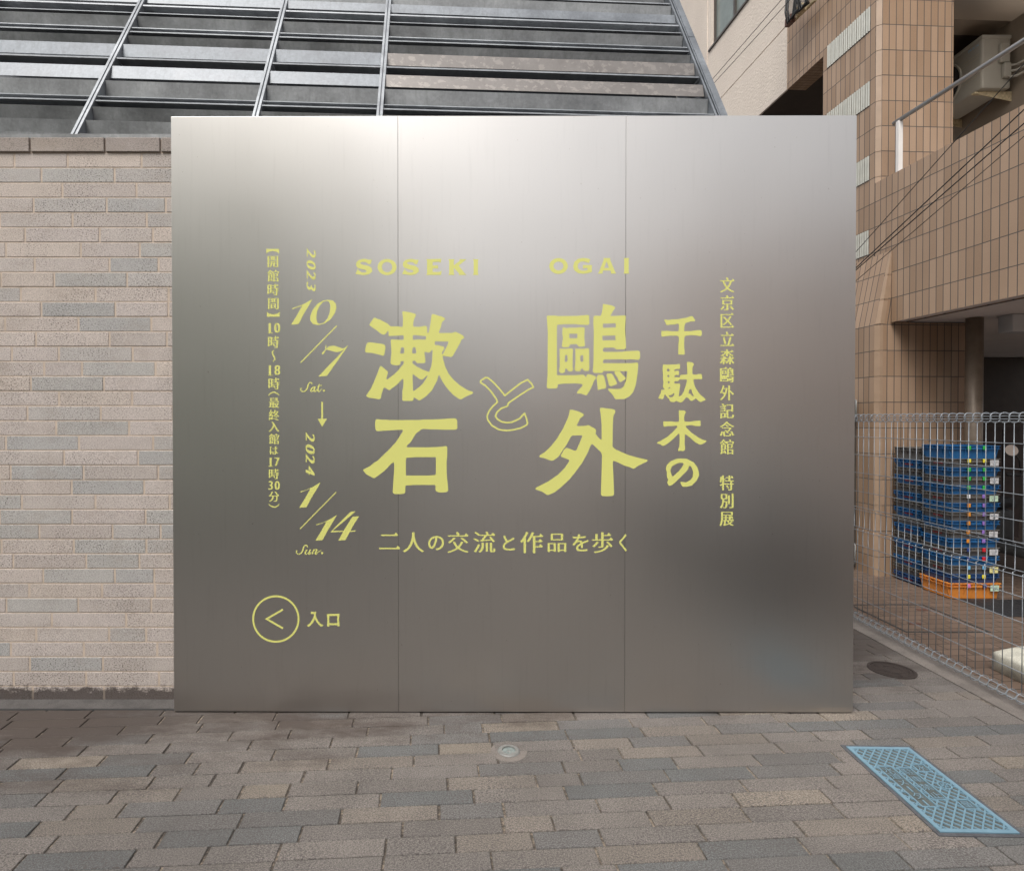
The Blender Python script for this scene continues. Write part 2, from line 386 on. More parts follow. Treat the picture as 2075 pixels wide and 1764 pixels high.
# ------------------------------------------------------------------ brick wall on the left
WY = 3.35
def brick_wall():
    t = thing('brick_wall', (-3, WY, 0), 'long grey brick garden wall with pale mortar left of the steel sign wall', 'wall')
    A = lambda xs: [x/2.846 for x in xs]; B = lambda xs: [x/2.45 for x in xs]
    rows = [A(r) for r in ([200, 668, 1015], [427, 890], [262, 720], [393, 857], [212, 670, 1040], [455, 920], [157, 625], [36, 506, 876], [215, 685, 993], [338, 795],
            [127, 596, 1055], [256, 720], [27, 488, 945], [220, 683, 1043], [68, 363, 827], [270, 508, 970], [186, 645], [362, 822])]
    rows += [B(r) for r in ([140, 537], [295, 690], [22, 418, 820], [337, 738], [47, 442, 847], [377, 770], [106, 505, 908], [378, 777], [200, 597, 858], [386, 780],
             [57, 453, 742], [219, 608, 822], [142, 538], [18, 408, 805], [264, 668], [178, 575, 776], [40, 437, 836], [143, 540], [54, 448, 845], [157, 545])]
    blue = {0: [], 2: [0, 1, 2], 4: [1, 2], 5: [2], 7: [3], 8: [2], 9: [1, 2], 10: [0], 11: [1], 12: [2], 13: [], 14: [2], 15: [2], 16: [1], 18: [1], 19: [1], 20: [1, 3], 21: [2], 22: [1, 3], 23: [1], 24: [0], 25: [0, 2], 26: [0, 2, 3], 27: [1, 2], 28: [2], 29: [1, 2], 31: [1], 33: [2], 34: [0], 35: [1]}
    top = at(100, 280.5, WY).z; rh = top/38
    mb = MB(); ch = .0025
    for i, js in enumerate(rows):
        z1 = top-i*rh; z0 = z1-rh+.0055
        jx = [at(s*.91977, 500, WY).x for s in js]
        full = []; x = jx[0]
        while x > -7: x -= random.choice([.41, .41, .41, .3]); full.append(x)
        full = full[::-1]; k0 = len(full); full += jx; x = jx[-1]
        while x < 1.75: x += random.choice([.41, .41, .41, .3]); full.append(x)
        yf = WY - (.012 if i == 0 else random.uniform(-.001, .001))
        for k in range(len(full)-1):
            g = .0052; x0, x1 = full[k]+g, full[k+1]-g
            idx = k-k0+1
            if idx in blue.get(i, []) or (idx not in range(0, 5) and random.random() < .25):
                c = random.choice([(.372, .37, .364), (.35, .353, .354), (.385, .373, .365)])
            else: c = random.choice([(.445, .405, .382), (.425, .39, .372), (.455, .41, .378), (.415, .385, .368), (.435, .40, .385)])
            if i == 0: c = tuple(q*.7 for q in c)
            q = random.uniform(.95, 1.05); mb.col = tuple(p*q for p in c)
            o = [(x0, z0), (x1, z0), (x1, z1), (x0, z1)]; n = [(x0+ch, z0+ch), (x1-ch, z0+ch), (x1-ch, z1-ch), (x0+ch, z1-ch)]
            vs = [(a, WY+.05, b) for a, b in o]+[(a, yf+ch, b) for a, b in o]+[(a, yf, b) for a, b in n]
            fs = [[8, 9, 10, 11]]
            for s in range(4):
                e = (s+1) % 4; fs += [[s, e, 4+e, 4+s], [4+s, 4+e, 8+e, 8+s]]
            mb.mesh(vs, fs)
    mb.build('brick_face', M['brick'], t)
    mb = MB(); mb.box((-7.2, WY+.0022, -.02), (1.72, WY+.18, top-.004)); mb.build('mortar_core', M['mortar'], t)
    # sloped dark stone at the foot and a steel edging
    f = thing('drain_edging', (-3, WY-.1, 0), 'dark stone gutter strip with steel edge at the foot of the brick wall', 'gutter')
    mb = MB(); mb.prism([(-7, 3.262, .003), (-7, 3.35, .012), (-7, 3.35, -.02), (-7, 3.262, -.02)], 0, (5.44, 0, 0)); mb.build('stone_strip', M['rust2'], f)
    mb = MB(); mb.box((-7, 3.247, -.02), (-1.56, 3.254, .006)); mb.box((-7, 3.2545, -.02), (-1.56, 3.2615, -.002)); mb.build('steel_edge', M['dark'], f)
brick_wall()

# ------------------------------------------------------------------ steel sign wall
PL = Vector((.2425, 3.216, 0)); PROT = rad(-.2)
def sign_wall():
    t = thing('sign_wall', PL, 'large satin stainless steel sign wall lettered in yellow in front of the brick wall', 'sign wall')
    t.rotation_euler = (0, 0, PROT)
    R = Matrix.Rotation(PROT, 3, 'Z'); n = R @ Vector((0, -1, 0))
    def loc(u, v):
        p = R.transposed() @ (onplane(u, v, PL, n)-PL); return p.x, p.z
    x0 = loc(352.7, 1440)[0]; x3 = loc(1728, 1440)[0]; xa = loc(807, 900)[0]; xb = loc(1267, 900)[0]
    z1 = loc(1040, 235.2)[1]; z0 = .007
    sheets = [(x0, xa-.0006), (xa+.0006, xb-.0006), (xb+.0006, x3)]
    for a, b in sheets:
        mb = MB(); mb.box((a, 0, z0), (b, .003, z1), .0011); mb.build('steel_sheet', M['steel'], t, (0, 0, 0))
    mb = MB()   # returned edges
    mb.box((x0, .0035, z0), (x0+.003, .118, z1)); mb.box((x3-.003, .0035, z0), (x3, .118, z1)); mb.box((x0+.0035, .0035, z1-.003), (x3-.0035, .118, z1-.0003))
    mb.build('edge_return', M['steel'], t, (0, 0, 0))
    mb = MB(); mb.box((x0+.03, .035, -.01), (x3-.03, .10, z1-.02)); mb.box((x0+.02, .006, .05), (x3-.02, .034, z1-.02)); mb.build('inner_frame', M['pvcgrey'], t, (0, 0, 0))

    def fill(polys):
        cu = bpy.data.curves.new('tmp', 'CURVE'); cu.dimensions = '2D'; cu.fill_mode = 'FRONT'
        for p in polys:
            s = cu.splines.new('POLY'); s.points.add(len(p)-1); s.use_cyclic_u = True
            for q, (x, y) in zip(s.points, p): q.co = (x, y, 0, 1)
        o = bpy.data.objects.new('tmp', cu); COL.objects.link(o); bpy.context.view_layer.update()
        ev = o.evaluated_get(bpy.context.evaluated_depsgraph_get()); me = ev.to_mesh()
        r = [v.co.xy.copy() for v in me.vertices], [list(f.vertices) for f in me.polygons]
        ev.to_mesh_clear(); bpy.data.objects.remove(o); bpy.data.curves.remove(cu)
        return r
    cnt = [0]
    def put(mb, polys, crop=None):      # polys in crop pixels
        cnt[0] += 1
        pp = [[loc(*(srcpx(x, y, *crop) if crop else (x, y))) for x, y in p] for p in polys]
        sc = 10.0
        vs, fs = fill([[(x*sc, z*sc) for x, z in p] for p in pp])
        y = -.0004-.00006*(cnt[0] % 12)
        mb.mesh([(a.x/sc, y, a.y/sc) for a in vs], fs)
    def stroke(mb, pts, crop, fx=None):  # variable width line laid as a strip of quads
        cnt[0] += 1; m = len(pts); P = []
        for i in range(m-1):
            p0, p1, p2, p3 = pts[max(i-1, 0)], pts[i], pts[i+1], pts[min(i+2, m-1)]
            for k in range(6):
                q = k/6; P.append([.5*((2*p1[c])+(-p0[c]+p2[c])*q+(2*p0[c]-5*p1[c]+4*p2[c]-p3[c])*q*q+(-p0[c]+3*p1[c]-3*p2[c]+p3[c])*q**3) for c in range(3)])
        P.append(list(pts[-1])); vs = []; y = -.0004-.00006*(cnt[0] % 12)
        for i, p in enumerate(P):
            a, b = P[max(i-1, 0)], P[min(i+1, len(P)-1)]; dx, dy = b[0]-a[0], b[1]-a[1]; l = math.hypot(dx, dy) or 1
            w_ = p[2]/2+1.4
            for sg in (1, -1):
                q = (p[0]-dy/l*w_*sg, p[1]+dx/l*w_*sg)
                if fx: q = fx(*q)
                x, z = loc(*srcpx(q[0], q[1], *crop)); vs.append((x, y-i*1e-6, z))
        mb.mesh(vs, [[2*i, 2*i+1, 2*i+3, 2*i+2] for i in range(len(P)-1)])
    def oval(cx, cy, rx, ry, n=40): return [(cx+rx*math.cos(2*math.pi*i/n), cy+ry*math.sin(2*math.pi*i/n)) for i in range(n)]
    def wob(p, k=6): return p
    def done(mb, name): mb.build(name, M['yellow'], t, (0, 0, 0))

    # --- main title
    CA, CB, CC, CD = (780, 660, 7.35), (780, 880, 7.35), (1040, 540, 5.1875), (1040, 820, 5.1875)
    mb = MB()
    put(mb, [[(340,292),(385,315),(415,318),(460,345),(535,382),(590,432),(715,432),(755,442),(788,436),(793,310),(780,200),(795,190),(850,195),(920,207),(1000,233),(1000,262),(985,290),(970,325),(957,400),(962,438),(1060,440),(1130,427),(1165,425),(1180,440),(1185,535),(1200,540),(1212,520),(1235,400),(1255,250),(1270,235),(1300,237),(1390,268),(1405,265),(1470,300),(1475,318),(1425,365),(1405,450),(1378,510),(1377,540),(1585,538),(1640,520),(1700,545),(1765,580),(1787,615),(1735,655),(1725,690),(1600,910),(1575,928),(1445,910),(1435,915),(1445,980),(1460,1010),(1470,1070),(1530,1195),(1620,1305),(1720,1390),(1840,1465),(1915,1488),(1932,1510),(1910,1527),(1860,1545),(1780,1585),(1735,1615),(1690,1600),(1600,1535),(1500,1425),(1430,1320),(1385,1225),(1370,1222),(1345,1310),(1260,1470),(1170,1560),(1065,1632),(1040,1625),(1000,1595),(965,1583),(962,1622),(945,1638),(800,1637),(780,1620),(785,1460),(797,1420),(800,1290),(785,1282),(690,1380),(620,1430),(570,1467),(550,1455),(500,1423),(480,1430),(445,1530),(435,1590),(410,1612),(290,1593),(250,1590),(200,1565),(200,1545),(265,1450),(325,1325),(385,1180),(420,1080),(435,1072),(460,1090),(550,1165),(545,1200),(522,1283),(545,1288),(670,1190),(725,1130),(800,1040),(807,995),(760,995),(745,1050),(710,1065),(620,1055),(590,1030),(605,860),(595,650),(620,643),(690,648),(790,652),(805,640),(805,590),(795,577),(715,582),(560,590),(558,515),(540,508),(530,535),(490,570),(440,555),(370,498),(290,445),(245,410),(280,350),(320,298)],
        [(950,590),(965,574),(1000,574),(1060,582),(1170,592),(1160,640),(1145,647),(1040,643),(955,652)],
        [(765,772),(805,770),(813,800),(813,850),(800,870),(745,872)],
        [(945,870),(940,830),(955,772),(995,772),(1000,810),(1010,840),(1000,872)],
        [(945,1030),(950,990),(990,988),(1020,1027),(1140,1027),(1158,1000),(1140,850),(1165,845),(1200,858),(1235,853),(1250,820),(1272,815),(1265,980),(1250,1080),(1215,1170),(1120,1135),(1010,1080)],
        [(948,1215),(960,1208),(1060,1283),(1105,1297),(1190,1222),(1185,1250),(1120,1350),(1060,1410),(970,1475),(955,1475)],
        [(1305,720),(1315,675),(1530,678),(1515,730),(1440,880),(1422,880),(1425,850),(1465,790),(1450,760),(1350,733),(1320,740)],
        [(235,690),(270,690),(470,718),(505,740),(510,780),(490,890),(470,910),(430,895),(365,880),(290,862),(195,857),(178,835),(185,780),(205,715)]], CA)
    put(mb, [[(370,318),(410,318),(430,325),(545,325),(560,332),(1080,330),(1100,322),(1250,322),(1420,315),(1545,305),(1640,302),(1670,330),(1675,460),(1650,487),(1430,487),(1320,480),(1250,482),(1120,473),(1075,487),(1070,505),(1010,540),(985,580),(915,690),(870,730),(845,770),(1180,772),(1370,765),(1450,757),(1490,750),(1510,770),(1508,930),(1500,1000),(1500,1190),(1510,1300),(1525,1450),(1525,1470),(1510,1490),(1450,1502),(1380,1502),(1325,1480),(1317,1450),(1322,1400),(1305,1380),(950,1380),(920,1388),(850,1385),(832,1400),(830,1500),(810,1520),(750,1528),(655,1528),(625,1500),(630,1430),(640,1270),(652,1100),(650,1030),(635,1015),(600,1040),(500,1145),(385,1235),(330,1270),(310,1268),(240,1230),(195,1205),(142,1135),(260,1075),(330,1015),(385,985),(440,930),(570,805),(670,695),(735,600),(795,505),(780,490),(690,490),(550,500),(400,508),(365,508),(345,470),(340,400),(348,330)],
        [(850,940),(930,938),(980,930),(1325,930),(1325,1200),(1310,1218),(1200,1228),(840,1228),(838,980)]], CB)
    put(mb, [[(865,805),(950,805),(980,810),(1200,808),(1325,797),(1338,805),(1340,900),(1325,912),(1210,908),(1190,903),(1060,903),(975,910),(970,940),(970,1485),(1180,1485),(1270,1478),(1290,1490),(1300,1512),(1315,1475),(1360,1478),(1413,1500),(1418,1515),(1395,1550),(1370,1610),(1345,1660),(1310,1715),(1280,1708),(1245,1695),(1205,1695),(1197,1680),(1225,1645),(1262,1605),(1262,1590),(1230,1583),(1170,1578),(1050,1582),(980,1590),(978,1620),(965,1637),(865,1637),(853,1620),(862,1480),(865,1000),(853,815)],
        [(1035,940),(1060,940),(1075,950),(1100,943),(1190,943),(1230,937),(1285,940),(1288,960),(1283,1060),(1290,1140),(1280,1158),(1220,1160),(1195,1130),(1120,1132),(1110,1160),(1090,1167),(1035,1165),(1025,1150),(1038,1060),(1030,1010)],
        [(1112,1012),(1203,1012),(1203,1060),(1170,1065),(1112,1062)],
        [(1000,1183),(1090,1183),(1110,1178),(1150,1183),(1155,1200),(1150,1250),(1150,1390),(1157,1420),(1140,1442),(1110,1442),(1090,1430),(1088,1412),(1065,1412),(1060,1450),(1045,1462),(1010,1460),(992,1440),(1002,1380),(1000,1240)],
        [(1065,1257),(1088,1254),(1092,1310),(1085,1332),(1060,1333),(1060,1300)],
        [(1180,1183),(1290,1183),(1325,1176),(1338,1185),(1340,1420),(1330,1437),(1290,1437),(1270,1425),(1265,1408),(1245,1412),(1238,1440),(1190,1440),(1172,1425),(1180,1330)],
        [(1245,1257),(1270,1257),(1272,1320),(1258,1335),(1238,1325),(1235,1280)],
        [(1495,672),(1530,677),(1590,687),(1630,705),(1635,718),(1610,755),(1580,810),(1650,808),(1720,803),(1750,803),(1757,815),(1748,960),(1757,1100),(1760,1175),(1740,1190),(1650,1192),(1620,1170),(1510,1172),(1495,1190),(1495,1210),(1510,1220),(1720,1218),(1740,1212),(1890,1205),(1918,1215),(1920,1290),(1900,1310),(1810,1303),(1740,1308),(1720,1303),(1510,1305),(1497,1320),(1497,1348),(1820,1348),(1890,1340),(1900,1355),(1890,1480),(1870,1600),(1840,1680),(1800,1725),(1740,1757),(1640,1760),(1625,1740),(1610,1715),(1553,1650),(1560,1637),(1620,1643),(1700,1640),(1735,1610),(1762,1540),(1770,1480),(1775,1440),(1500,1437),(1495,1455),(1470,1462),(1390,1458),(1380,1440),(1388,1300),(1390,960),(1385,890),(1388,815),(1410,805),(1470,808),(1483,770),(1492,720)],
        [(1497,897),(1640,893),(1643,940),(1495,945)], [(1490,1035),(1640,1032),(1635,1060),(1643,1085),(1490,1088)],
        [(1440,1480),(1490,1480),(1510,1500),(1530,1590),(1533,1620),(1520,1640),(1470,1645),(1437,1655),(1430,1580),(1422,1515)],
        [(1535,1480),(1550,1467),(1590,1465),(1610,1485),(1658,1575),(1650,1590),(1590,1612),(1565,1600),(1550,1540)],
        [(1630,1442),(1690,1440),(1720,1480),(1753,1510),(1756,1525),(1700,1565),(1680,1555),(1660,1510),(1625,1460)]], CC)
    put(mb, [[(1115,427),(1150,428),(1220,447),(1270,472),(1280,485),(1268,500),(1235,525),(1215,570),(1195,605),(1215,615),(1290,610),(1330,602),(1400,640),(1420,660),(1410,700),(1440,740),(1470,768),(1480,765),(1480,600),(1470,480),(1460,412),(1480,403),(1540,412),(1600,418),(1635,432),(1637,455),(1615,500),(1608,600),(1605,850),(1650,885),(1790,945),(1900,975),(2000,997),(2008,1010),(1990,1022),(1900,1065),(1848,1103),(1820,1090),(1730,1060),(1650,1020),(1615,1010),(1608,1040),(1615,1180),(1622,1390),(1610,1408),(1550,1415),(1490,1412),(1472,1395),(1478,1200),(1485,950),(1475,915),(1430,870),(1380,822),(1365,820),(1345,860),(1320,920),(1260,1030),(1180,1140),(1110,1225),(1030,1300),(950,1365),(880,1398),(855,1400),(830,1380),(800,1362),(725,1335),(725,1320),(780,1290),(870,1245),(980,1170),(1060,1090),(1110,1015),(1110,1000),(1075,985),(1020,965),(1015,945),(1050,885),(1075,862),(1110,870),(1175,895),(1192,888),(1225,815),(1262,725),(1250,718),(1145,722),(1130,735),(1090,810),(1030,900),(990,960),(935,1003),(905,1008),(865,995),(830,980),(770,967),(770,950),(830,910),(900,845),(960,770),(1040,640),(1095,520),(1110,470)]], CD)
    to = [(155,60),(180,62),(235,105),(310,185),(375,265),(450,205),(560,120),(635,85),(680,130),(700,170),(640,200),(530,270),(415,350),(405,385),(335,410),(285,455),(268,500),(290,535),(340,565),(400,575),(460,568),(550,525),(575,490),(600,470),(620,520),(635,580),(625,600),(560,635),(470,657),(400,665),(310,655),(230,610),(180,545),(172,500),(195,440),(240,385),(290,340),(275,300),(215,215),(150,150),(97,115),(100,95)]
    def loop(p, w_):
        o, i_ = [], []; m = len(p)
        for k in range(m):
            a, b, c = p[k-1], p[k], p[(k+1) % m]
            d1 = Vector((b[0]-a[0], b[1]-a[1])).normalized(); d2 = Vector((c[0]-b[0], c[1]-b[1])).normalized()
            nn = Vector((d1.y+d2.y, -d1.x-d2.x)); nn.normalize(); q = w_/2/max(.5, nn.dot(Vector((d1.y, -d1.x))))
            o.append((b[0]+nn.x*q, b[1]+nn.y*q)); i_.append((b[0]-nn.x*q, b[1]-nn.y*q))
        return [o, i_]
    put(mb, loop(to, 19), CD)
    done(mb, 'title_lettering')
    # --- upper latin names
    mb = MB(); CG = (560, 520, 4.15)
    Sg = [(985,211),(1010,208),(1050,217),(1078,217),(1063,258),(1045,257),(1022,240),(990,236),(972,243),(972,254),(1000,264),(1050,274),(1076,295),(1079,325),(1050,350),(1005,358),(960,352),(925,347),(948,299),(960,318),(985,332),(1015,333),(1030,323),(1020,311),(985,303),(945,290),(931,268),(935,240),(955,220)]
    put(mb, [Sg, [(x+427, y) for x, y in Sg], oval(1215, 284, 87, 74), oval(1215, 284, 47, 47),
        [(1572,212),(1712,208),(1705,246),(1690,236),(1632,238),(1632,270),(1680,267),(1683,297),(1632,296),(1632,328),(1695,328),(1714,315),(1708,356),(1572,356),(1580,342),(1580,226)],
        [(1775,212),(1832,212),(1825,228),(1825,268),(1880,225),(1875,212),(1942,212),(1870,270),(1925,340),(1942,356),(1868,356),(1875,345),(1825,290),(1825,340),(1832,356),(1775,356),(1783,340),(1783,228)],
        [(2000,212),(2052,212),(2046,228),(2046,340),(2052,356),(2000,356),(2006,340),(2006,228)]], CG)
    put(mb, [oval(988, 239, 106, 91), oval(988, 239, 56, 50),
        [(1265,147),(1310,150),(1352,163),(1335,207),(1322,200),(1275,187),(1240,190),(1212,215),(1207,245),(1218,275),(1245,290),(1285,292),(1318,285),(1318,265),(1290,262),(1268,270),(1266,227),(1372,228),(1368,250),(1370,305),(1330,320),(1270,329),(1210,320),(1165,285),(1155,240),(1170,190),(1210,157)],
        [(1500,148),(1582,148),(1577,165),(1635,305),(1648,326),(1583,326),(1588,312),(1580,290),(1500,290),(1490,312),(1495,326),(1437,326),(1450,305),(1505,165)], [(1537,185),(1565,260),(1510,260)],
        [(1732,148),(1797,148),(1790,163),(1790,310),(1797,326),(1730,326),(1738,310),(1738,163)]], CC)
    done(mb, 'latin_name_lettering')
    # --- place name
    mb = MB(); CE, CF = (1440, 680, 8.4), (1440, 880, 8.4)
    put(mb, [[(190,215),(220,198),(260,210),(340,198),(440,195),(520,180),(600,168),(690,138),(725,142),(745,180),(770,210),(755,235),(680,237),(590,265),(570,320),(563,415),(700,415),(740,405),(830,397),(880,398),(893,440),(885,500),(855,508),(780,492),(680,490),(590,500),(565,540),(565,740),(573,770),(573,848),(455,848),(457,640),(468,580),(460,515),(430,497),(360,502),(320,497),(210,510),(150,520),(140,480),(143,410),(210,412),(240,407),(330,417),(440,417),(462,405),(468,330),(462,285),(430,277),(400,293),(290,296),(250,305),(230,295),(215,245)]], CE)
    put(mb, [[(170,1040),(190,1028),(215,1035),(420,1030),(487,1020),(487,1115),(400,1118),(377,1135),(385,1150),(440,1145),(470,1155),(465,1190),(470,1220),(460,1228),(395,1228),(382,1265),(484,1265),(490,1230),(530,1220),(615,1215),(622,1200),(615,990),(635,982),(720,995),(745,1025),(740,1045),(718,1085),(715,1205),(740,1218),(800,1218),(830,1208),(885,1208),(895,1240),(900,1300),(745,1303),(735,1320),(750,1400),(780,1475),(850,1575),(965,1675),(960,1685),(880,1722),(855,1722),(780,1660),(710,1705),(685,1702),(640,1650),(600,1640),(540,1715),(500,1737),(420,1705),(380,1725),(315,1722),(295,1700),(290,1675),(255,1640),(250,1620),(228,1620),(215,1582),(200,1595),(185,1640),(170,1670),(130,1670),(83,1655),(90,1635),(130,1560),(145,1495),(185,1500),(203,1480),(180,1470),(170,1440),(180,1360),(170,1280),(175,1240),(165,1150)],
        [(470,1310),(600,1305),(617,1325),(600,1400),(560,1520),(520,1595),(480,1618),(465,1610),(480,1480),(495,1415),(480,1385),(385,1380),(378,1365),(395,1338),(440,1342),(465,1330)],
        oval(270,1135,26,27,14), oval(273,1245,20,20,12), oval(280,1362,19,19,12), [(270,1475),(280,1455),(310,1455),(305,1470)],
        [(275,1615),(300,1602),(340,1590),(360,1565),(387,1575),(375,1605),(330,1638),(300,1635)], [(645,1560),(660,1500),(685,1485),(697,1492),(710,1545),(740,1605),(735,1617),(715,1612),(680,1575),(655,1570)]], CE)
    put(mb, [[(465,198),(570,202),(600,235),(575,275),(562,330),(567,400),(660,410),(720,400),(790,390),(868,390),(865,490),(780,490),(700,470),(605,480),(590,500),(690,605),(790,675),(900,740),(975,758),(978,775),(890,830),(845,830),(770,790),(690,715),(590,638),(577,660),(572,830),(582,870),(578,935),(535,953),(500,945),(455,953),(450,925),(475,870),(480,700),(475,640),(455,632),(420,670),(330,755),(250,820),(180,857),(160,852),(110,822),(65,810),(70,785),(130,760),(250,690),(340,610),(440,510),(425,483),(340,490),(240,490),(200,508),(178,480),(178,403),(350,403),(390,413),(460,408),(472,370),(465,270)]], CF)
    put(mb, [[(440,1090),(605,1090),(740,1160),(810,1250),(835,1340),(842,1395),(800,1490),(710,1585),(620,1608),(540,1612),(510,1575),(490,1520),(600,1528),(680,1485),(720,1435),(730,1335),(705,1260),(680,1228),(650,1228),(648,1270),(600,1330),(470,1460),(360,1565),(300,1595),(275,1585),(250,1535),(265,1480),(245,1420),(243,1330),(222,1285),(245,1205),(310,1140)],
        [(310,1300),(340,1235),(410,1190),(470,1168),(530,1168),(560,1190),(500,1280),(470,1320),(410,1370),(365,1415),(345,1420),(330,1390)]], CF)
    done(mb, 'place_lettering')
    # --- set text: outlines of the built-in face, horizontals thinned and verticals fattened like a bold mincho
    cache = {}
    def glyph(ch, ex, ey, uro):
        key = (ch, ex, ey, uro)
        if key in cache: return cache[key]
        cu = bpy.data.curves.new('tmpf', 'FONT'); cu.body = ch; cu.size = 1
        o = bpy.data.objects.new('tmpf', cu); COL.objects.link(o); bpy.context.view_layer.update()
        dg = bpy.context.evaluated_depsgraph_get(); c2 = o.evaluated_get(dg).to_curve(dg)
        out = []
        for s in c2.splines:
            P = []; bp = s.bezier_points; m = len(bp)
            for i in range(m):
                a, b = bp[i], bp[(i+1) % m]
                p0, p1, p2, p3 = a.co.xy, a.handle_right.xy, b.handle_left.xy, b.co.xy
                d = p3-p0; straight = abs(d.cross(p1-p0)) < 1e-4 and abs(d.cross(p3-p2)) < 1e-4
                n_ = 1 if straight else 5
                for k in range(n_):
                    q = k/n_; P.append(p0*(1-q)**3+p1*3*q*(1-q)**2+p2*3*q*q*(1-q)+p3*q**3)
            P2 = [P[0]]
            for p in P[1:]:
                if (p-P2[-1]).length > 1e-4: P2.append(p)
            if (P2[0]-P2[-1]).length < 1e-4: P2.pop()
            out.append(P2)
        o.to_curve_clear() if hasattr(o, 'to_curve_clear') else None
        bpy.data.objects.remove(o); bpy.data.curves.remove(cu)
        area = lambda P: sum(P[i-1].cross(P[i]) for i in range(len(P)))/2
        big = max(out, key=lambda P: abs(area(P))); sg = 1 if area(big) > 0 else -1
        res = []; tri = []
        for P in out:
            Q = []; m = len(P)
            for i in range(m):
                a, b, c = P[i-1], P[i], P[(i+1) % m]
                d1 = (b-a).normalized(); d2 = (c-b).normalized()
                n1 = Vector((d1.y, -d1.x))*sg; n2 = Vector((d2.y, -d2.x))*sg
                if n1.dot(n2) > .6:
                    nn = (n1+n2).normalized(); sh = Vector((nn.x*ex, nn.y*ey))
                else:
                    sh = Vector((0, 0))
                    gx = max((n1.x, n2.x), key=abs); gy = max((n1.y, n2.y), key=abs)
                    sh = Vector((gx*ex, gy*ey))
                Q.append(b+sh)
            if uro:   # little triangle on the right end of free horizontal strokes
                m = len(Q)
                for i in range(m):
                    a, b, c, d = Q[i-1], Q[i], Q[(i+1) % m], Q[(i+2) % m]; e = c-b
                    if abs(e.x) < .012 and .01 < abs(e.y) < .09 and abs((b-a).y) < .012 and abs((d-c).y) < .012 and abs((b-a).x) > .14 and abs((d-c).x) > .1 and a.x < b.x and d.x < c.x:
                        tp = b if b.y > c.y else c; tri.append([tp+Vector((-.16, -.02)), tp+Vector((-.075, .095)), tp+Vector((.045, -.02))])
            res.append(Q)
        xs = [p.x for P in res for p in P]; ys = [p.y for P in res for p in P]
        cache[key] = (res, (min(xs)+max(xs))/2, (min(ys)+max(ys))/2, tri)
        return cache[key]
    # --- dates
    mb = MB(); CH, CI = (640, 530, 5.04), (640, 930, 5.69)
    put(mb, [[(16,752),(100,725),(170,692),(242,650),(205,720),(150,810),(90,927),(5,933),(60,850),(130,722),(20,763)],
        [(420,657),(470,665),(503,700),(511,745),(490,810),(440,880),(380,920),(310,938),(250,927),(220,885),(220,835),(245,770),(300,700),(360,667)],
        [(400,668),(430,680),(443,725),(435,800),(410,865),(370,910),(325,926),(298,910),(287,860),(295,790),(320,730),(360,682)],
        [(508,942),(518,950),(118,1358),(108,1350)],
        [(401,1160),(396,1200),(430,1172),(480,1165),(530,1180),(580,1197),(610,1185),(632,1163),(637,1168),(600,1225),(540,1310),(405,1500),(308,1510),(400,1410),(520,1290),(595,1210),(560,1230),(510,1238),(450,1222),(400,1210),(387,1222),(375,1250),(358,1266),(346,1255),(355,1238),(385,1212),(391,1160)]], CH)
    one = [(120,867),(200,845),(280,808),(378,750),(340,820),(260,950),(200,1063),(108,1070),(165,980),(250,830),(125,878)]
    put(mb, [one, [(x+203, y+411) for x, y in one], [(570,869),(578,877),(125,1338),(115,1330)],
        [(752,1120),(818,1114),(760,1165),(640,1265),(530,1357),(665,1357),(775,1183),(862,1175),(800,1270),(752,1357),(816,1355),(812,1368),(745,1370),(690,1473),(600,1481),(660,1370),(500,1377),(560,1312),(660,1210)]], CI)
    put(mb, [[(613,103),(630,103),(630,258),(665,258),(622,332),(580,258),(613,258)]], (560, 860, 4.15))
    def turned(ch, cx_, cy_, crop, hpx):      # italic numeral turned a quarter clockwise
        res, cx, cy, _ = glyph(ch, 0.0, -.012, False); em = hpx/.70
        for o in (-.036, -.012, .012, .036):
            put(mb, [[(cx_+(p.y-cy)*em, cy_+((p.x-cx+o)*1.32+(p.y-cy)*.34)*em) for p in P] for P in res], crop)
    for ch, y in zip('2023', (145, 272, 388, 513)): turned(ch, 230, y, CH, 104)
    for ch, y in zip('2024', (190, 337, 462, 605)): turned(ch, 247, y, CI, 117)
    for s in ([(240,1592,10),(232,1578,10),(212,1577,8),(198,1600,12),(186,1640,13),(165,1667,9),(140,1676,7),(118,1665,7),(114,1645,9),(126,1638,9)],
              [(268,1622,7),(242,1635,13),(226,1663,13),(240,1674,8),(264,1648,7)], [(276,1618,11),(262,1658,13),(275,1674,9),(296,1652,5)],
              [(322,1590,7),(307,1640,13),(307,1670,11),(326,1670,6),(348,1642,4)], [(298,1618,6),(352,1605,6)]): stroke(mb, s, CH)
    put(mb, [oval(372,1664,12,12,14)], CH)
    for s in ([(215,1562,11),(206,1543,11),(180,1540,9),(165,1565,13),(152,1610,15),(130,1640,10),(105,1652,8),(80,1640,8),(73,1617,10),(88,1606,10)],
              [(208,1593,13),(186,1630,15),(192,1650,10),(217,1640,6),(242,1608,5)], [(252,1590,13),(230,1640,14),(242,1650,8),(262,1626,5)],
              [(294,1590,13),(272,1650,13)], [(280,1622,5),(310,1595,9),(332,1597,13),(313,1635,15),(320,1652,10),(348,1622,5),(386,1604,4)]): stroke(mb, s, CI)
    put(mb, [oval(397,1637,14,14,14)], CI)
    done(mb, 'date_lettering')
    # --- entrance arrow
    mb = MB(); CJ = (540, 1290, 8.646)
    put(mb, [oval(587, 628, 450, 451, 72), oval(587, 628, 414, 413, 72)], CJ)
    put(mb, [[(712,432),(731,463),(447,628),(731,790),(712,824),(376,628)]], CJ)
    done(mb, 'arrow_emblem')
    mb = MB()
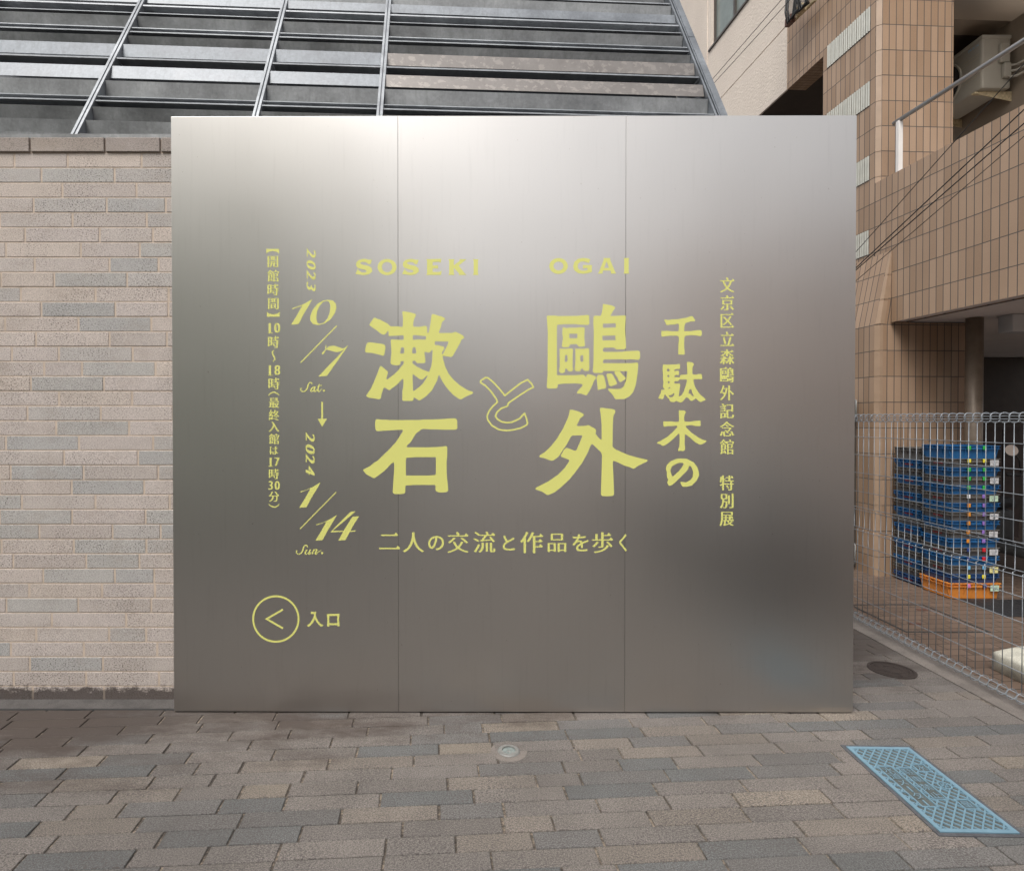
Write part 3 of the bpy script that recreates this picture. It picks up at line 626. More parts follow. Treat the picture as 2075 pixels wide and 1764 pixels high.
    put(mb, [[(1253,493),(1355,493),(1352,520),(1345,560),(1360,610),(1400,680),(1445,725),(1497,745),(1450,777),(1400,735),(1355,680),(1330,630),(1300,690),(1260,740),(1217,778),(1172,755),(1230,715),(1275,650),(1305,590),(1315,535),(1253,535)]], CJ)
    put(mb, [[(1558,535),(1797,528),(1790,650),(1800,768),(1757,768),(1755,745),(1605,745),(1603,770),(1560,770),(1568,650)], [(1603,572),(1755,570),(1755,708),(1605,710)]], CJ)
    done(mb, 'entrance_lettering')
    def setch(mb, ch, sx, sy, em, wid=1.0, ex=.028, ey=-.006, uro=True):
        res, cx, cy, tri = glyph(ch, 0.0, ey, uro)
        def tr(P, o): return [((sx+(p.x-cx+o)*em*wid)*.91977, (sy-(p.y-cy)*em)*.91977) for p in P]
        for o in ((-ex, 0, ex) if ex > .02 else (-ex, ex)): put(mb, [tr(P, o) for P in res])
        for T in tri: put(mb, [tr(T, 0)])
    mb = MB()
    for i, ch in enumerate('文京区立森鷗外記念館 特別展'):
        if ch != ' ': setch(mb, ch, 1602-i*.09, 627.6+39.6*i, 36, .90)
    done(mb, 'museum_lettering')
    mb = MB()
    for ch, y in zip('開館時間', (576.4, 607.7, 638.2, 669)): setch(mb, ch, 601+(y-553)*.012, y, 28.2, .96)
    for ch, y in (('時', 753.3), ('時', 845)): setch(mb, ch, 603+(y-753)*.01, y, 28.2, .96)
    for ch, y in (('最', 887.3), ('終', 914.3), ('入', 939.5), ('館', 966.4), ('は', 991.9), ('時', 1043.6), ('分', 1093.4)): setch(mb, ch, 603.7, y, 25 if ch != 'は' else 22, .96)
    put(mb, [[(142,98),(294,98),(294,157),(270,135),(219,122),(165,135),(144,155)], [(150,838),(175,858),(225,868),(275,858),(301,836),(301,896),(149,896)]], (560, 530, 5.343))
    stroke(mb, [(183,186,3),(205,160,10),(255,140,14),(305,160,10),(326,186,3)], (560, 840, 5.88)); stroke(mb, [(187,1582,3),(210,1607,10),(258,1625,14),(308,1607,10),(328,1580,3)], (560, 840, 5.88))
    stroke(mb, [(236,1290,5),(215,1310,12),(222,1345,13),(240,1375,13),(242,1400,10),(220,1422,4)], (560, 530, 5.343))
    for tx, y, hh, dx in (('10', 722.2, 23, 8.6), ('18', 815, 23, 8.6), ('17', 1016.9, 20, 7.4), ('30', 1068.7, 20.5, 7.6)):
        for k_, ch in enumerate(tx): setch(mb, ch, 602.6+(y-722)*.003+(-dx if k_ == 0 else dx)*.95, y, hh/.74, .82 if ch != '1' else .95, ex=.04, ey=-.008, uro=False)
    for tx, y, hh in (('10', 722.2, 23), ('18', 815, 23), ('17', 1016.9, 20)):      # foot serif of the 1
        x = 602.6+(y-722)*.003-8.2; b = y+hh/2
        put(mb, [[(q*.91977, r_*.91977) for q, r_ in ((x-4.2, b-.9), (x+6.6, b-.9), (x+6.6, b+.5), (x-4.2, b+.5))]])
    done(mb, 'hours_lettering')
    mb = MB()
    for ch, x, y, em in (('二', 857.9, 1193, 49), ('人', 911, 1194, 49), ('の', 960.7, 1195.5, 41), ('交', 1009, 1194, 50), ('流', 1067, 1193.5, 51), ('と', 1121, 1195.5, 40), ('作', 1170.8, 1194.5, 52), ('品', 1227, 1195, 47), ('を', 1278.8, 1195, 44), ('歩', 1327, 1194.5, 50), ('く', 1372.5, 1195, 44)):
        setch(mb, ch, x, y, em, 1 if ch != 'く' else .7, ex=.016, ey=-.010 if ord(ch) > 0x3100 else .004)
    done(mb, 'subtitle_lettering')
    return glyph
glyph = sign_wall()

# ------------------------------------------------------------------ louvred steel screen above the wall
def louvre():
    AZ = rad(3.2); el = rad(58.9)
    h = Vector((math.cos(AZ), math.sin(AZ), 0)); b = Vector((-math.sin(AZ), math.cos(AZ), 0))
    d = b*math.cos(el)+Vector((0, 0, 1))*math.sin(el); nin = b*math.sin(el)-Vector((0, 0, 1))*math.cos(el)   # nin points inward
    O = at(155, 279, 4.0)
    t = thing('louvre_screen', O, 'sloping galvanised steel louvre screen rising behind the brick and steel walls', 'louvre screen')
    def st(u, v):
        p = onplane(u, v, O, nin)-O; return p.dot(h), p.dot(d)
    def W(s, q, n): return O+h*s+d*q+nin*n
    def bar(mb, s0, s1, n0, n1, q0, q1):
        mb.prism([W(s0, q0, n0), W(s1, q0, n0), W(s1, q0, n1), W(s0, q0, n1)], 0, d*(q1-q0))
    q0, q1 = -.9, 3.2
    ms = [st(167, 237)[0], st(516.5, 237)[0], st(768.5, 237)[0]]; me_ = st(1462, 237)[0]
    ml = ms[0]-1.16
    for s in [ml]+ms:
        mb = MB()
        bar(mb, s-.022, s-.005, 0, .014, q0, q1); bar(mb, s+.005, s+.022, 0, .014, q0, q1); bar(mb, s-.0108, s+.0108, .0145, .020, q0, q1)     # paired flange bars
        bar(mb, s-.017, s-.011, .0145, .19, q0, q1); bar(mb, s+.011, s+.017, .0145, .19, q0, q1)
        mb.build('rafter', M['galv_lit'], t)
    mb = MB(); e = me_
    bar(mb, e-.040, e-.026, 0, .014, q0, q1); bar(mb, e-.036, e-.030, .0145, .355, q0, q1)
    bar(mb, e-.014, e-.004, 0, .014, q0, q1)
    qj = st(1424, 77)[1]
    bar(mb, e-.002, e+.052, -.004, .20, q0, qj-.004); bar(mb, e-.002, e+.052, -.004, .20, qj+.004, q1)
    mb.build('end_rafter', M['galv'], t)
    bays = [(ml+.022, ms[0]-.022), (ms[0]+.022, ms[1]-.022), (ms[1]+.022, ms[2]-.022), (ms[2]+.022, e-.041)]
    # (row of the front edge in a 2075-wide crop of the left bay, tilt, width, thickness)
    def vq(y): return st(80, y/3.458*.91977)[1]
    ups = [(1110, -80, .12, .004), (1000, -84, .115, .004), (897, -80, .12, .004), (793, -72, .12, .004), (745, 0, .15, .009), (712, 0, .10, .006), (590, -83, .115, .004), (478, -106, .115, .004),
           (415, 2, .16, .011), (308, -97, .105, .004), (240, -68, .09, .004), (208, 0, .12, .009), (178, -3, .12, .007), (88, -75, .10, .005), (62, 0, .12, .006), (4, -6, .15, .012), (-78, -106, .09, .004),
           (-150, -86, .11, .005), (-170, 0, .15, .01), (-260, -72, .12, .005), (-300, 0, .15, .009), (-420, -106, .12, .005), (-480, -84, .12, .005), (-520, 0, .15, .009), (-640, -72, .15, .005)]
    for bi, (s0, s1) in enumerate(bays):
        for y, ang, wd, th in ups:
            q = vq(y); a = rad(ang); dr = b*math.cos(a)+Vector((0, 0, 1))*math.sin(a); pn = -b*math.sin(a)+Vector((0, 0, 1))*math.cos(a)
            p0 = W(s0+.002, q, .008); mb = MB()
            hh = th/2; rr = random.uniform(-.003, .003)
            mb.prism([p0-pn*hh, p0+pn*hh, p0+pn*hh+dr*wd, p0-pn*hh+dr*(wd+rr)], 0, h*(s1-s0-.004))
            mat = 'galv' if ang < -90 else ('galv_lit' if abs(ang) < 10 else 'galv2')  # steel tone follows blade tilt: light and shade put into the colour
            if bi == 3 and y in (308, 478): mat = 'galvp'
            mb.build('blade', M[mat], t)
    mb = MB(); mb.prism([W(ml-2, q0, .34), W(e-.05, q0, .34), W(e-.05, q0, .36), W(ml-2, q0, .36)], 0, d*(q1-q0)); mb.build('shade_backing', M['shadeback'], t)  # dark sheet added in place of the shade behind the blades
    # sill under the screen
    p = O-d*.9; mb = MB(); z = at(100, 278, 3.62).z
    mb.box((-7, 3.58, z-.25), (e+O.x-.2, 3.74, z)); mb.build('sill_flashing', M['galv2'], t)
louvre()

# ------------------------------------------------------------------ tiled apartment building on the right
PA = Vector((4.30, 6.04, 0)); E2 = Vector((-.0664, .9978, 0)).normalized(); E1 = Vector((.9986, .0523, 0)).normalized()
def A(Y, off=0.0):                      # plan point on the long facade plane at depth Y
    return Vector((4.30-.0664*(Y-6.04)+off, Y, 0))
def Yu(u): return 4.701/((u-U0)/F+.0664)
RZ, RH, TW = 2.57, .264, .0762
def building():
    t = thing('tiled_building', (4.3, 6.2, 0), 'brown tiled apartment building with balcony beside the steel sign wall', 'building')
    up = lambda p, z: Vector((p.x, p.y, z))
    def tq(mb, p, q, z0, z1, u0=0.0, p2=None, q2=None):    # tiled quad; p2,q2: other plan points at the top
        L = (q-p).length; a, b = p2 or p, q2 or q
        mb.face([up(p, z0), up(q, z0), up(b, z1), up(a, z1)], [(u0, z0-RZ+20*RH), (u0+L, z0-RZ+20*RH), (u0+L, z1-RZ+20*RH), (u0, z1-RZ+20*RH)])
    ZS = 5.93; ZT = 9.0; ZB = 2.59; ZP = 4.09; zf = RZ+3*RH-.04
    # upper pier
    S0 = A(6.275); F0 = Vector((4.33, 6.245, 0)); F1 = F0+E1*.782; SB = A(6.275+11*TW)
    mb = MB()
    tq(mb, F0, F1, 3.2, ZT); tq(mb, SB, S0, 3.2, ZT); tq(mb, F1, F1+E2*.84, 3.2, ZT); tq(mb, F1+E2*.84, SB, 3.2, ZT)
    mb.face([up(p, ZT) for p in (F0, F1, F1+E2*.84, SB, S0)])
    mb.build('pier', M['tile'], t)
    mb = MB()                                             # corner pieces, one per course
    for k in range(3, 24):
        z0, z1 = RZ+k*RH+.0025, RZ+(k+1)*RH-.0025
        mb.prism([up(S0, z0)+Vector((.001, .0, 0)), up(F0, z0)+Vector((0, .001, 0)), up(F0, z0)+Vector((.02, .05, 0)), up(S0, z0)+Vector((.05, .03, 0))], 0, (0, 0, z1-z0))
    mb.build('corner_tile', M['tileplain'], t)
    # pale ribbed tiles, every third course
    for k in (3, 6, 9, 12, 15):
        a, b_ = A(6.275+.06+TW*.2), A(6.275+11*TW-.075)
        off = Vector((-.004, 0, 0)); z0, z1 = RZ+k*RH+.003, RZ+(k+1)*RH-.003; mb = MB(); n = 10
        for i in range(n*2):
            p = a+(b_-a)*(i/(n*2)); q = a+(b_-a)*((i+1)/(n*2)); gp = (q-p)*.03 if i % 2 else (q-p)*.10
            c = p+gp; e = q-(gp if i % 2 else (q-p)*.03); m = (c+e)/2+off*2.2
            for c0, c1 in ((c, m), (m, e)):
                mb.face([up(c1+off, z0), up(c0+off, z0), up(c0+off, z1), up(c1+off, z1)])
        mb.build('pale_tile_band', M['tilewhite_plain'], t)
    # beam to the left of the pier
    Ye = Yu(1591); mb = MB(); a, b_ = A(Ye), SB
    tq(mb, a, b_, ZS, ZT, TW*.5); mb.face([up(a, ZS), up(b_, ZS), up(b_, ZS)+E1*.25, up(a, ZS)+E1*.25])
    mb.build('beam', M['tile'], t)
    # lower wall and pier
    S1 = Vector((4.165, 6.085, 0)); F2 = Vector((4.195, 6.05, 0)); F3 = F2+E1*1.02; SL = S1+E2*(12*TW)
    mb = MB(); tq(mb, F2, F3, -.02, ZB); tq(mb, SL, S1, -.02, RZ)
    tq(mb, F3, F3+E2*.9, -.02, ZB); tq(mb, F3+E2*.9, SL, -.02, ZB)
    # leaning course where the pier widens
    tq(mb, SL, S1, RZ, zf, 0, A(SL.y), A(6.07)); tq(mb, S1, F2, RZ, zf, 0, A(6.07), A(6.04)); tq(mb, F2, F2+E1*.3, RZ, zf, 0, A(6.04), A(6.04)+E1*.3)
    mb.build('lower_wall', M['tile'], t)
    mb = MB()
    for k in range(-10, 0):
        z0, z1 = RZ+k*RH+.0025, RZ+(k+1)*RH-.0025
        mb.prism([up(S1, z0)+Vector((-.003, .003, 0)), up(F2, z0)+Vector((-.003, -.003, 0)), up(F2, z0)+Vector((.028, -.003, 0)), up(F2, z0)+Vector((.03, .03, 0)), up(S1, z0)+Vector((.03, .03, 0))], 0, (0, 0, z1-z0))
    for k in range(3):                                   # leaning corner pieces
        f0, f1 = k/3+.01, (k+1)/3-.01; z0, z1 = RZ+(zf-RZ)*f0, RZ+(zf-RZ)*f1
        P = lambda p, q, f, z: up(p*(1-f)+q*f, z)+Vector((-.004, -.004, 0))
        for (p, q), (r, s) in (((S1, A(6.07)), (F2, A(6.04))), ((F2, A(6.04)), (F2+E1*.045, A(6.04)+E1*.045))):
            mb.face([P(p, q, f0, z0), P(r, s, f0, z0), P(r, s, f1, z1), P(p, q, f1, z1)])
    mb.build('corner_tile', M['tileplain'], t)
    # parapet of the balcony
    N = Vector((-E2.y, E2.x, 0)); YN = 3.4
    mb = MB()
    tq(mb, A(6.04), A(YN), ZB, zf); tq(mb, A(6.27), A(YN), zf, ZP, -.23)
    inn = [A(6.27)-N*.16, A(YN)-N*.16]
    mb.face([up(A(6.27), ZP), up(A(YN), ZP), up(inn[1], ZP), up(inn[0], ZP)]); mb.face([up(inn[1], ZB), up(inn[0], ZB), up(inn[0], ZP), up(inn[1], ZP)])
    mb.face([up(A(6.04), ZB), up(A(6.04), zf), up(A(6.04)-N*.16, zf), up(A(6.04)-N*.16, ZB)]); mb.face([up(A(YN), ZB), up(A(YN), ZP), up(inn[1], ZP), up(inn[1], ZB)])
    mb.build('balcony_parapet', M['tile'], t)
    mb = MB(); q = [A(6.044)-N*.002, A(YN)-N*.002, A(YN)-N*5, A(12)-N*5, A(12)-N*.3, A(6.9)-N*.3, A(6.9)-N*.002]
    mb.prism([up(p, ZB+.012) for p in [A(6.30)-N*.02, A(YN)-N*.02, A(YN)-N*5, A(13)-N*5, A(13)-N*.02]], 0, (0, 0, .22)); mb.build('balcony_slab', M['ceil'], t)
    # upper slab soffit, lintel, inner walls
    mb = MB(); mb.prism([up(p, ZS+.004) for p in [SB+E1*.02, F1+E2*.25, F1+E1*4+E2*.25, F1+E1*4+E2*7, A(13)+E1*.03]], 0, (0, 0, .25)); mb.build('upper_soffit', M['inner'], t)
    mb = MB(); p = F1+E2*.16; mb.prism([up(p, ZS), up(p+E1*4, ZS), up(p+E1*4+E2*.25, ZS), up(p+E2*.25, ZS)], 0, (0, 0, 3)); mb.build('lintel', M['beige'], t)
    mb = MB(); p = Vector((5.93, 6.1, 0)); mb.prism([up(p, 2.85), up(p+E1*.2, 2.85), up(p+E1*.2+E2*3, 2.85), up(p+E2*3, 2.85)], 0, (0, 0, ZS-2.85)); mb.build('balcony_wall', M['beige'], t)
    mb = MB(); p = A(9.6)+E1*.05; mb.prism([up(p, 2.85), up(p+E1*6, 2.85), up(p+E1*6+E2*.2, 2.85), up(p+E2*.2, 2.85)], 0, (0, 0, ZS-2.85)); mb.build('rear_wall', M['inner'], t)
    ZU = ZS+.12  # upper balcony, out of view, added to shade the recess below
    mb = MB(); mb.prism([up(p, ZU) for p in [A(6.2)-N*.82, A(YN)-N*.82, A(YN)-N*5, F1+E1*4+E2*.1, F1+E2*-.02]], 0, (0, 0, .2)); mb.build('balcony_slab', M['ceil'], t)
    mb = MB(); q0, q1 = A(6.2)-N*.8, A(YN)-N*.8; tq(mb, q0, q1, ZU-.02, ZU+1.5); tq(mb, q1-N*.16, q0-N*.16, ZU+.21, ZU+1.5); mb.face([up(q0, ZU+1.5), up(q1, ZU+1.5), up(q1-N*.16, ZU+1.5), up(q0-N*.16, ZU+1.5)]); mb.build('balcony_parapet', M['tile'], t)
    # covered ground floor
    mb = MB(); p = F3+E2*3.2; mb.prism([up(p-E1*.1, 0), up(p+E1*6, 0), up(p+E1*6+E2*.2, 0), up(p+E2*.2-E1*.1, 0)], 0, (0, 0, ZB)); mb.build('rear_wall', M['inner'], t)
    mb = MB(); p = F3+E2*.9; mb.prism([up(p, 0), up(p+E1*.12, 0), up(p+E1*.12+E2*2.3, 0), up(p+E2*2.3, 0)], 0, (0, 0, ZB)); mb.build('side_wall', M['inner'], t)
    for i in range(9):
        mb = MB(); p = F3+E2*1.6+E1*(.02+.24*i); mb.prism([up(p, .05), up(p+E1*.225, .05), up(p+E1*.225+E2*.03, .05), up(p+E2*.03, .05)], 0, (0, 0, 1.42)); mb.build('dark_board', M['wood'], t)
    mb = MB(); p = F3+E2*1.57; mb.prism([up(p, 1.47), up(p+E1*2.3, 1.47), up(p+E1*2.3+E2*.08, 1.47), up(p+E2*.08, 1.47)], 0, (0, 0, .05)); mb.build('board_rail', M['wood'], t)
    # round column under the balcony
    c = at(1973, 850, 5.84); mb = MB(); mb.smooth = True
    mb.cyl((c.x, c.y, 0), .071, ZB+.01, 40); o = mb.build('column', M['column'], t)
    # ceiling light box under the balcony
    p = at(2052, 671, 5.6); mb = MB(); mb.box((p.x, p.y, p.z-.002), (p.x+.5, p.y+.16, ZB+.01), .012); mb.build('ceiling_light_box', M['card'], t)
    return ZP
M['tilewhite_plain'] = simple('pale ribbed glazed tile', (.43, .43, .385), .4, var=.1, scale=14)
ZP = building()

def stucco_building():
    t = thing('stucco_building', A(8.5), 'pale beige rough rendered upper storeys with a dark framed window behind the louvre screen', 'building')
    up = lambda p, z: Vector((p.x, p.y, z)); Ye = Yu(1591)+.003; ZS = 5.935
    N = Vector((-E2.y, E2.x, 0))
    Ya, Yb = Yu(1437), Yu(1437)-2.6; zw = at(1437, 98.4, Yu(1437)).z; Yend = 16; ZT = 12
    def panel(mb, y0, y1, z0, z1, th=.25, o=0.004):
        a, b_ = A(y0)+N*o, A(y1)+N*o
        mb.prism([up(a, z0), up(b_, z0), up(b_-N*th, z0), up(a-N*th, z0)], 0, (0, 0, z1-z0))
    zg = at(1591, 51, Yu(1591)).z
    mb = MB()
    panel(mb, Ye, Yend, ZS, zg-.008); panel(mb, Ye, Yb, zg+.008, ZT); panel(mb, Ya, Yend, zg+.008, ZT); panel(mb, Yb, Ya, zg+.008, zw); panel(mb, Yb, Ya, zw+1.9, ZT)
    mb.build('rendered_wall', M['stucco'], t)
    mb = MB(); panel(mb, Ye, Yend, zg-.009, zg+.009, .2, -.006); mb.build('groove', M['stucco'], t)
    f = MB(); panel(f, Ya-.05, Ya-.002, zw+.002, zw+1.9, .05, -.05); panel(f, Yb+.002, Yb+.05, zw+.002, zw+1.9, .05, -.05); panel(f, Yb+.05, Ya-.05, zw+.002, zw+.05, .05, -.05)
    ym = Yu(1478); panel(f, ym-.025, ym+.025, zw+.05, zw+1.9, .06, -.045)
    w_ = f.build('window_frame', M['frame'], t)
    g = MB(); panel(g, Yb+.03, Ya-.03, zw+.03, zw+1.9, .012, -.075); g.build('pane', M['window'], w_, t.location)
    s = MB(); panel(s, Yb-.05, Ya+.05, zw-.035, zw-.002, .1, .025); s.build('sill', M['frame'], w_, t.location)
    mb = MB(); panel(mb, Ya+.10, Ya+.13, zg+.02, ZT, .02, .018); mb.build('edge_moulding', M['stucco'], t)
stucco_building()

def handrail():
    p = A(6.016, .05); t = thing('handrail', (p.x, p.y, ZP), 'grey steel pipe handrail on white posts along the tiled balcony parapet', 'handrail')
    zr = at(1808, 243, 6.016).z; a, b = A(6.09, .05), A(3.42, .05)
    mb = MB(); mb.tube([(a.x, a.y, zr), (b.x, b.y, zr)], .021, 16); mb.build('rail_pipe', M['rail'], t)
    for Y in (6.016, 4.35, 3.6):
        q = A(Y, .05); mb = MB(); mb.box((q.x-.022, q.y-.022, ZP), (q.x+.022, q.y+.022, zr-.012), .004); mb.build('post', M['whitepost'], t)
handrail()

def flat_text(mb, ch, c, ux, uy, em):      # a character laid flat on a lid
    res, cx, cy, _ = glyph(ch, .0, .0, False)
    cu = bpy.data.curves.new('tmp', 'CURVE'); cu.dimensions = '2D'; cu.fill_mode = 'FRONT'
    for P in res:
        s = cu.splines.new('POLY'); s.points.add(len(P)-1); s.use_cyclic_u = True
        for q, p in zip(s.points, P): q.co = (p.x-cx, p.y-cy, 0, 1)
    o = bpy.data.objects.new('tmp', cu); COL.objects.link(o); bpy.context.view_layer.update()
    ev = o.evaluated_get(bpy.context.evaluated_depsgraph_get()); me = ev.to_mesh()
    vs = [Vector(c)+ux*(v.co.x*em)+uy*(v.co.y*em) for v in me.vertices]; fs = [list(f.vertices) for f in me.polygons]
    ev.to_mesh_clear(); bpy.data.objects.remove(o); bpy.data.curves.remove(cu); mb.mesh(vs, fs)
def aircon():
    x0, x1 = at(1990, 100, 6.42).x, at(2049, 100, 6.42).x; zt, zb = at(1990, 72.5, 6.42).z, at(1990, 178.6, 6.42).z
    Y0, Y1 = 6.42, 7.22
    t = thing('air_conditioner', (x0, Y0, zb), 'ivory air conditioner outdoor unit on rusty wall brackets above the tiled balcony', 'air conditioner')
    mb = MB(); mb.box((x0, Y0, zb), (x1, Y1, zt), .022); body = mb.build('cabinet', M['ac'], t)
    mb = MB(); mb.box((x0-.006, Y0-.006, zt-.032), (x1+.004, Y1+.006, zt+.008), .010); mb.build('top_cover', M['ac'], t)
    cz = (zt+zb)/2-.01; cy = Y0+.50; mb = MB()
    n = 40; mb.tube([(x0-.004, cy+.235*math.cos(2*math.pi*i/n), cz+.235*math.sin(2*math.pi*i/n)) for i in range(n)], .014, 8, True); mb.build('fan_ring', M['ac'], t)
    mb = MB(); mb.mesh([(x0-.003, cy+.23*math.cos(2*math.pi*i/n), cz+.23*math.sin(2*math.pi*i/n)) for i in range(n)], [list(range(n))])
    g = mb.build('fan_opening', M['acdark'], t)
    mb = MB()
    for i in range(-10, 11):
        z = i*.021; l = math.sqrt(max(0, .225**2-z*z)); mb.tube([(x0-.008, cy-l, cz+z), (x0-.008, cy+l, cz+z)], .0022, 5)
    for i in range(-3, 4):
        y = i*.058; l = math.sqrt(max(0, .225**2-y*y)); mb.tube([(x0-.012, cy+y, cz-l), (x0-.012, cy+y, cz+l)], .003, 5)
    mb.build('grille', M['frame'], t)
    mb = MB(); wx = x1-x0; mb.box((x0+wx*.55, Y0-.035, cz-.01), (x0+wx*.86, Y0-.001, zt-.10), .01); mb.box((x0+wx*.66, Y0-.045, zb+.10), (x0+wx*.90, Y0-.001, cz-.02), .012); mb.build('valve_cover', M['ac'], t)
    mb = MB()
    for z in (zt-.17, zt-.21, zb+.16): mb.box((x0-.0015, Y0+.04, z), (x0-.0005, Y0+.26, z+.003))
    mb.build('front_groove', M['bracket'], t)
    mb = MB()
    for k_, ch in enumerate('DAIKIN'): flat_text(mb, ch, Vector((x0-.0016, Y0+.165-.022*k_, zt-.07)), Vector((0, -1, 0)), Vector((0, 0, 1)), .034)
    mb.build('brand_lettering', M['c_sky'], t)
    for Y in (Y0+.08, Y1-.12):
        mb = MB(); mb.prism([(x0+.02, Y-.02, zb-.004), (x1+.07, Y-.02, zb-.004), (x1+.07, Y-.02, zb-.11), (x0+.02, Y-.02, zb-.035)], 0, (0, .006, 0)); mb.box((x0-.02, Y-.014, zb-.022), (x1+.09, Y+.03, zb-.002), .003)
        mb.box((x1+.075, Y-.02, zb-.16), (x1+.085, Y+.03, zt-.1)); mb.build('bracket', M['bracket'], t)
    for k in range(3):
        mb = MB(); z = zb+.22-.06*k; mb.tube([(x1-.05, Y0-.03, z), (x1+.01, Y0-.06, z), (x1+.07, Y0-.2, z+.02), (x1+.05, Y0-.6, z+.05), (x1+.1, Y0-1.4, z+.1)], .014, 8); mb.build('pipe', M['ac'], t)
aircon()

def gate():
    p = at(1740, 1156, 6.3); t = thing('service_gate', (p.x, 6.32, 0), 'dark narrow service door with grey green steel frame between sign wall and tiled pier', 'door')
    xa, xb, xc, xd = [at(u, 900, 6.3).x for u in (1690, 1740, 1752, 1761)]
    zt = at(1750, 811, 6.3).z
    mb = MB(); mb.box((xa, 6.33, .02), (xb, 6.37, zt), .004); d = mb.build('door_leaf', M['frame'], t)
    for z in (at(1735, 830, 6.3).z, at(1735, 1122, 6.3).z):
        mb = MB(); mb.tube([(xb-.04, 6.325, z-.11), (xb-.04, 6.285, z-.10), (xb-.04, 6.285, z+.10), (xb-.04, 6.325, z+.11)], .009, 8)
        mb.build('handle', M['pvcgrey'], d, t.location)
    mb = MB(); mb.box((xb+.004, 6.32, 0), (xc, 6.38, zt), .003); mb.build('jamb', M['browniron'], t)
    mb = MB(); mb.box((xc+.002, 6.30, 0), (xd, 6.36, zt), .003); mb.build('frame_post', M['postgreen'], t)
gate()

# ------------------------------------------------------------------ mesh fence
def fence():
    X = 3.05; y0, y1 = 2.35, 6.2; t = thing('mesh_fence', (X, 4, 0), 'galvanised welded wire mesh fence with rolled top and bottom edges', 'fence')
    zt, zb, R_ = 1.582, .090, .030; zs = [1.467, 1.326, 1.186, 1.041, .92, .895, .761, .737, .623, .484, .345, .206]
    mb = MB(); y = y0; n = 0
    bulge = lambda z: .022*max(0, 1-abs(z-.83)/.075) if .755 < z < .905 else 0
    ys = []
    while y < y1: ys.append(y); y += .0601
    for y in ys: mb.tube([(X, y, zt), (X, y, .908), (X+.012, y, .905), (X+.012, y, .75), (X, y, .747), (X, y, zb)], .0023, 6)
    mb.build('upright_wire', M['wire'], t)
    for z in zs:
        mb = MB(); x = X-.0045+(.012 if .75 < z < .906 else 0)
        mb.tube([(x, y0-.03, z), (x, y1, z)], .0023, 6); mb.build('cross_wire', M['wire'], t)
    for nm, zc, sg in (('top_roll', 1.612, 1), ('bottom_roll', .060, -1)):
        mb = MB()
        for y in ys:
            mb.tube([(X+R_*math.cos(a), y, zc+R_*math.sin(a)) for a in [2*math.pi*k/18 for k in range(18)]], .0023, 6, True)
        for a in (20, 110, 200, 290): mb.tube([(X+(R_-.005)*math.cos(rad(a)), y0-.03, zc+(R_-.005)*math.sin(rad(a))), (X+(R_-.005)*math.cos(rad(a)), y1, zc+(R_-.005)*math.sin(rad(a)))], .0023, 6)
        mb.build(nm, M['wire'], t)
    for y in (2.30, 6.25):
        mb = MB(); mb.tube([(X+.06, y, -.02), (X+.06, y, 1.66)], .024, 16); mb.build('post', M['wire'], t)
fence()

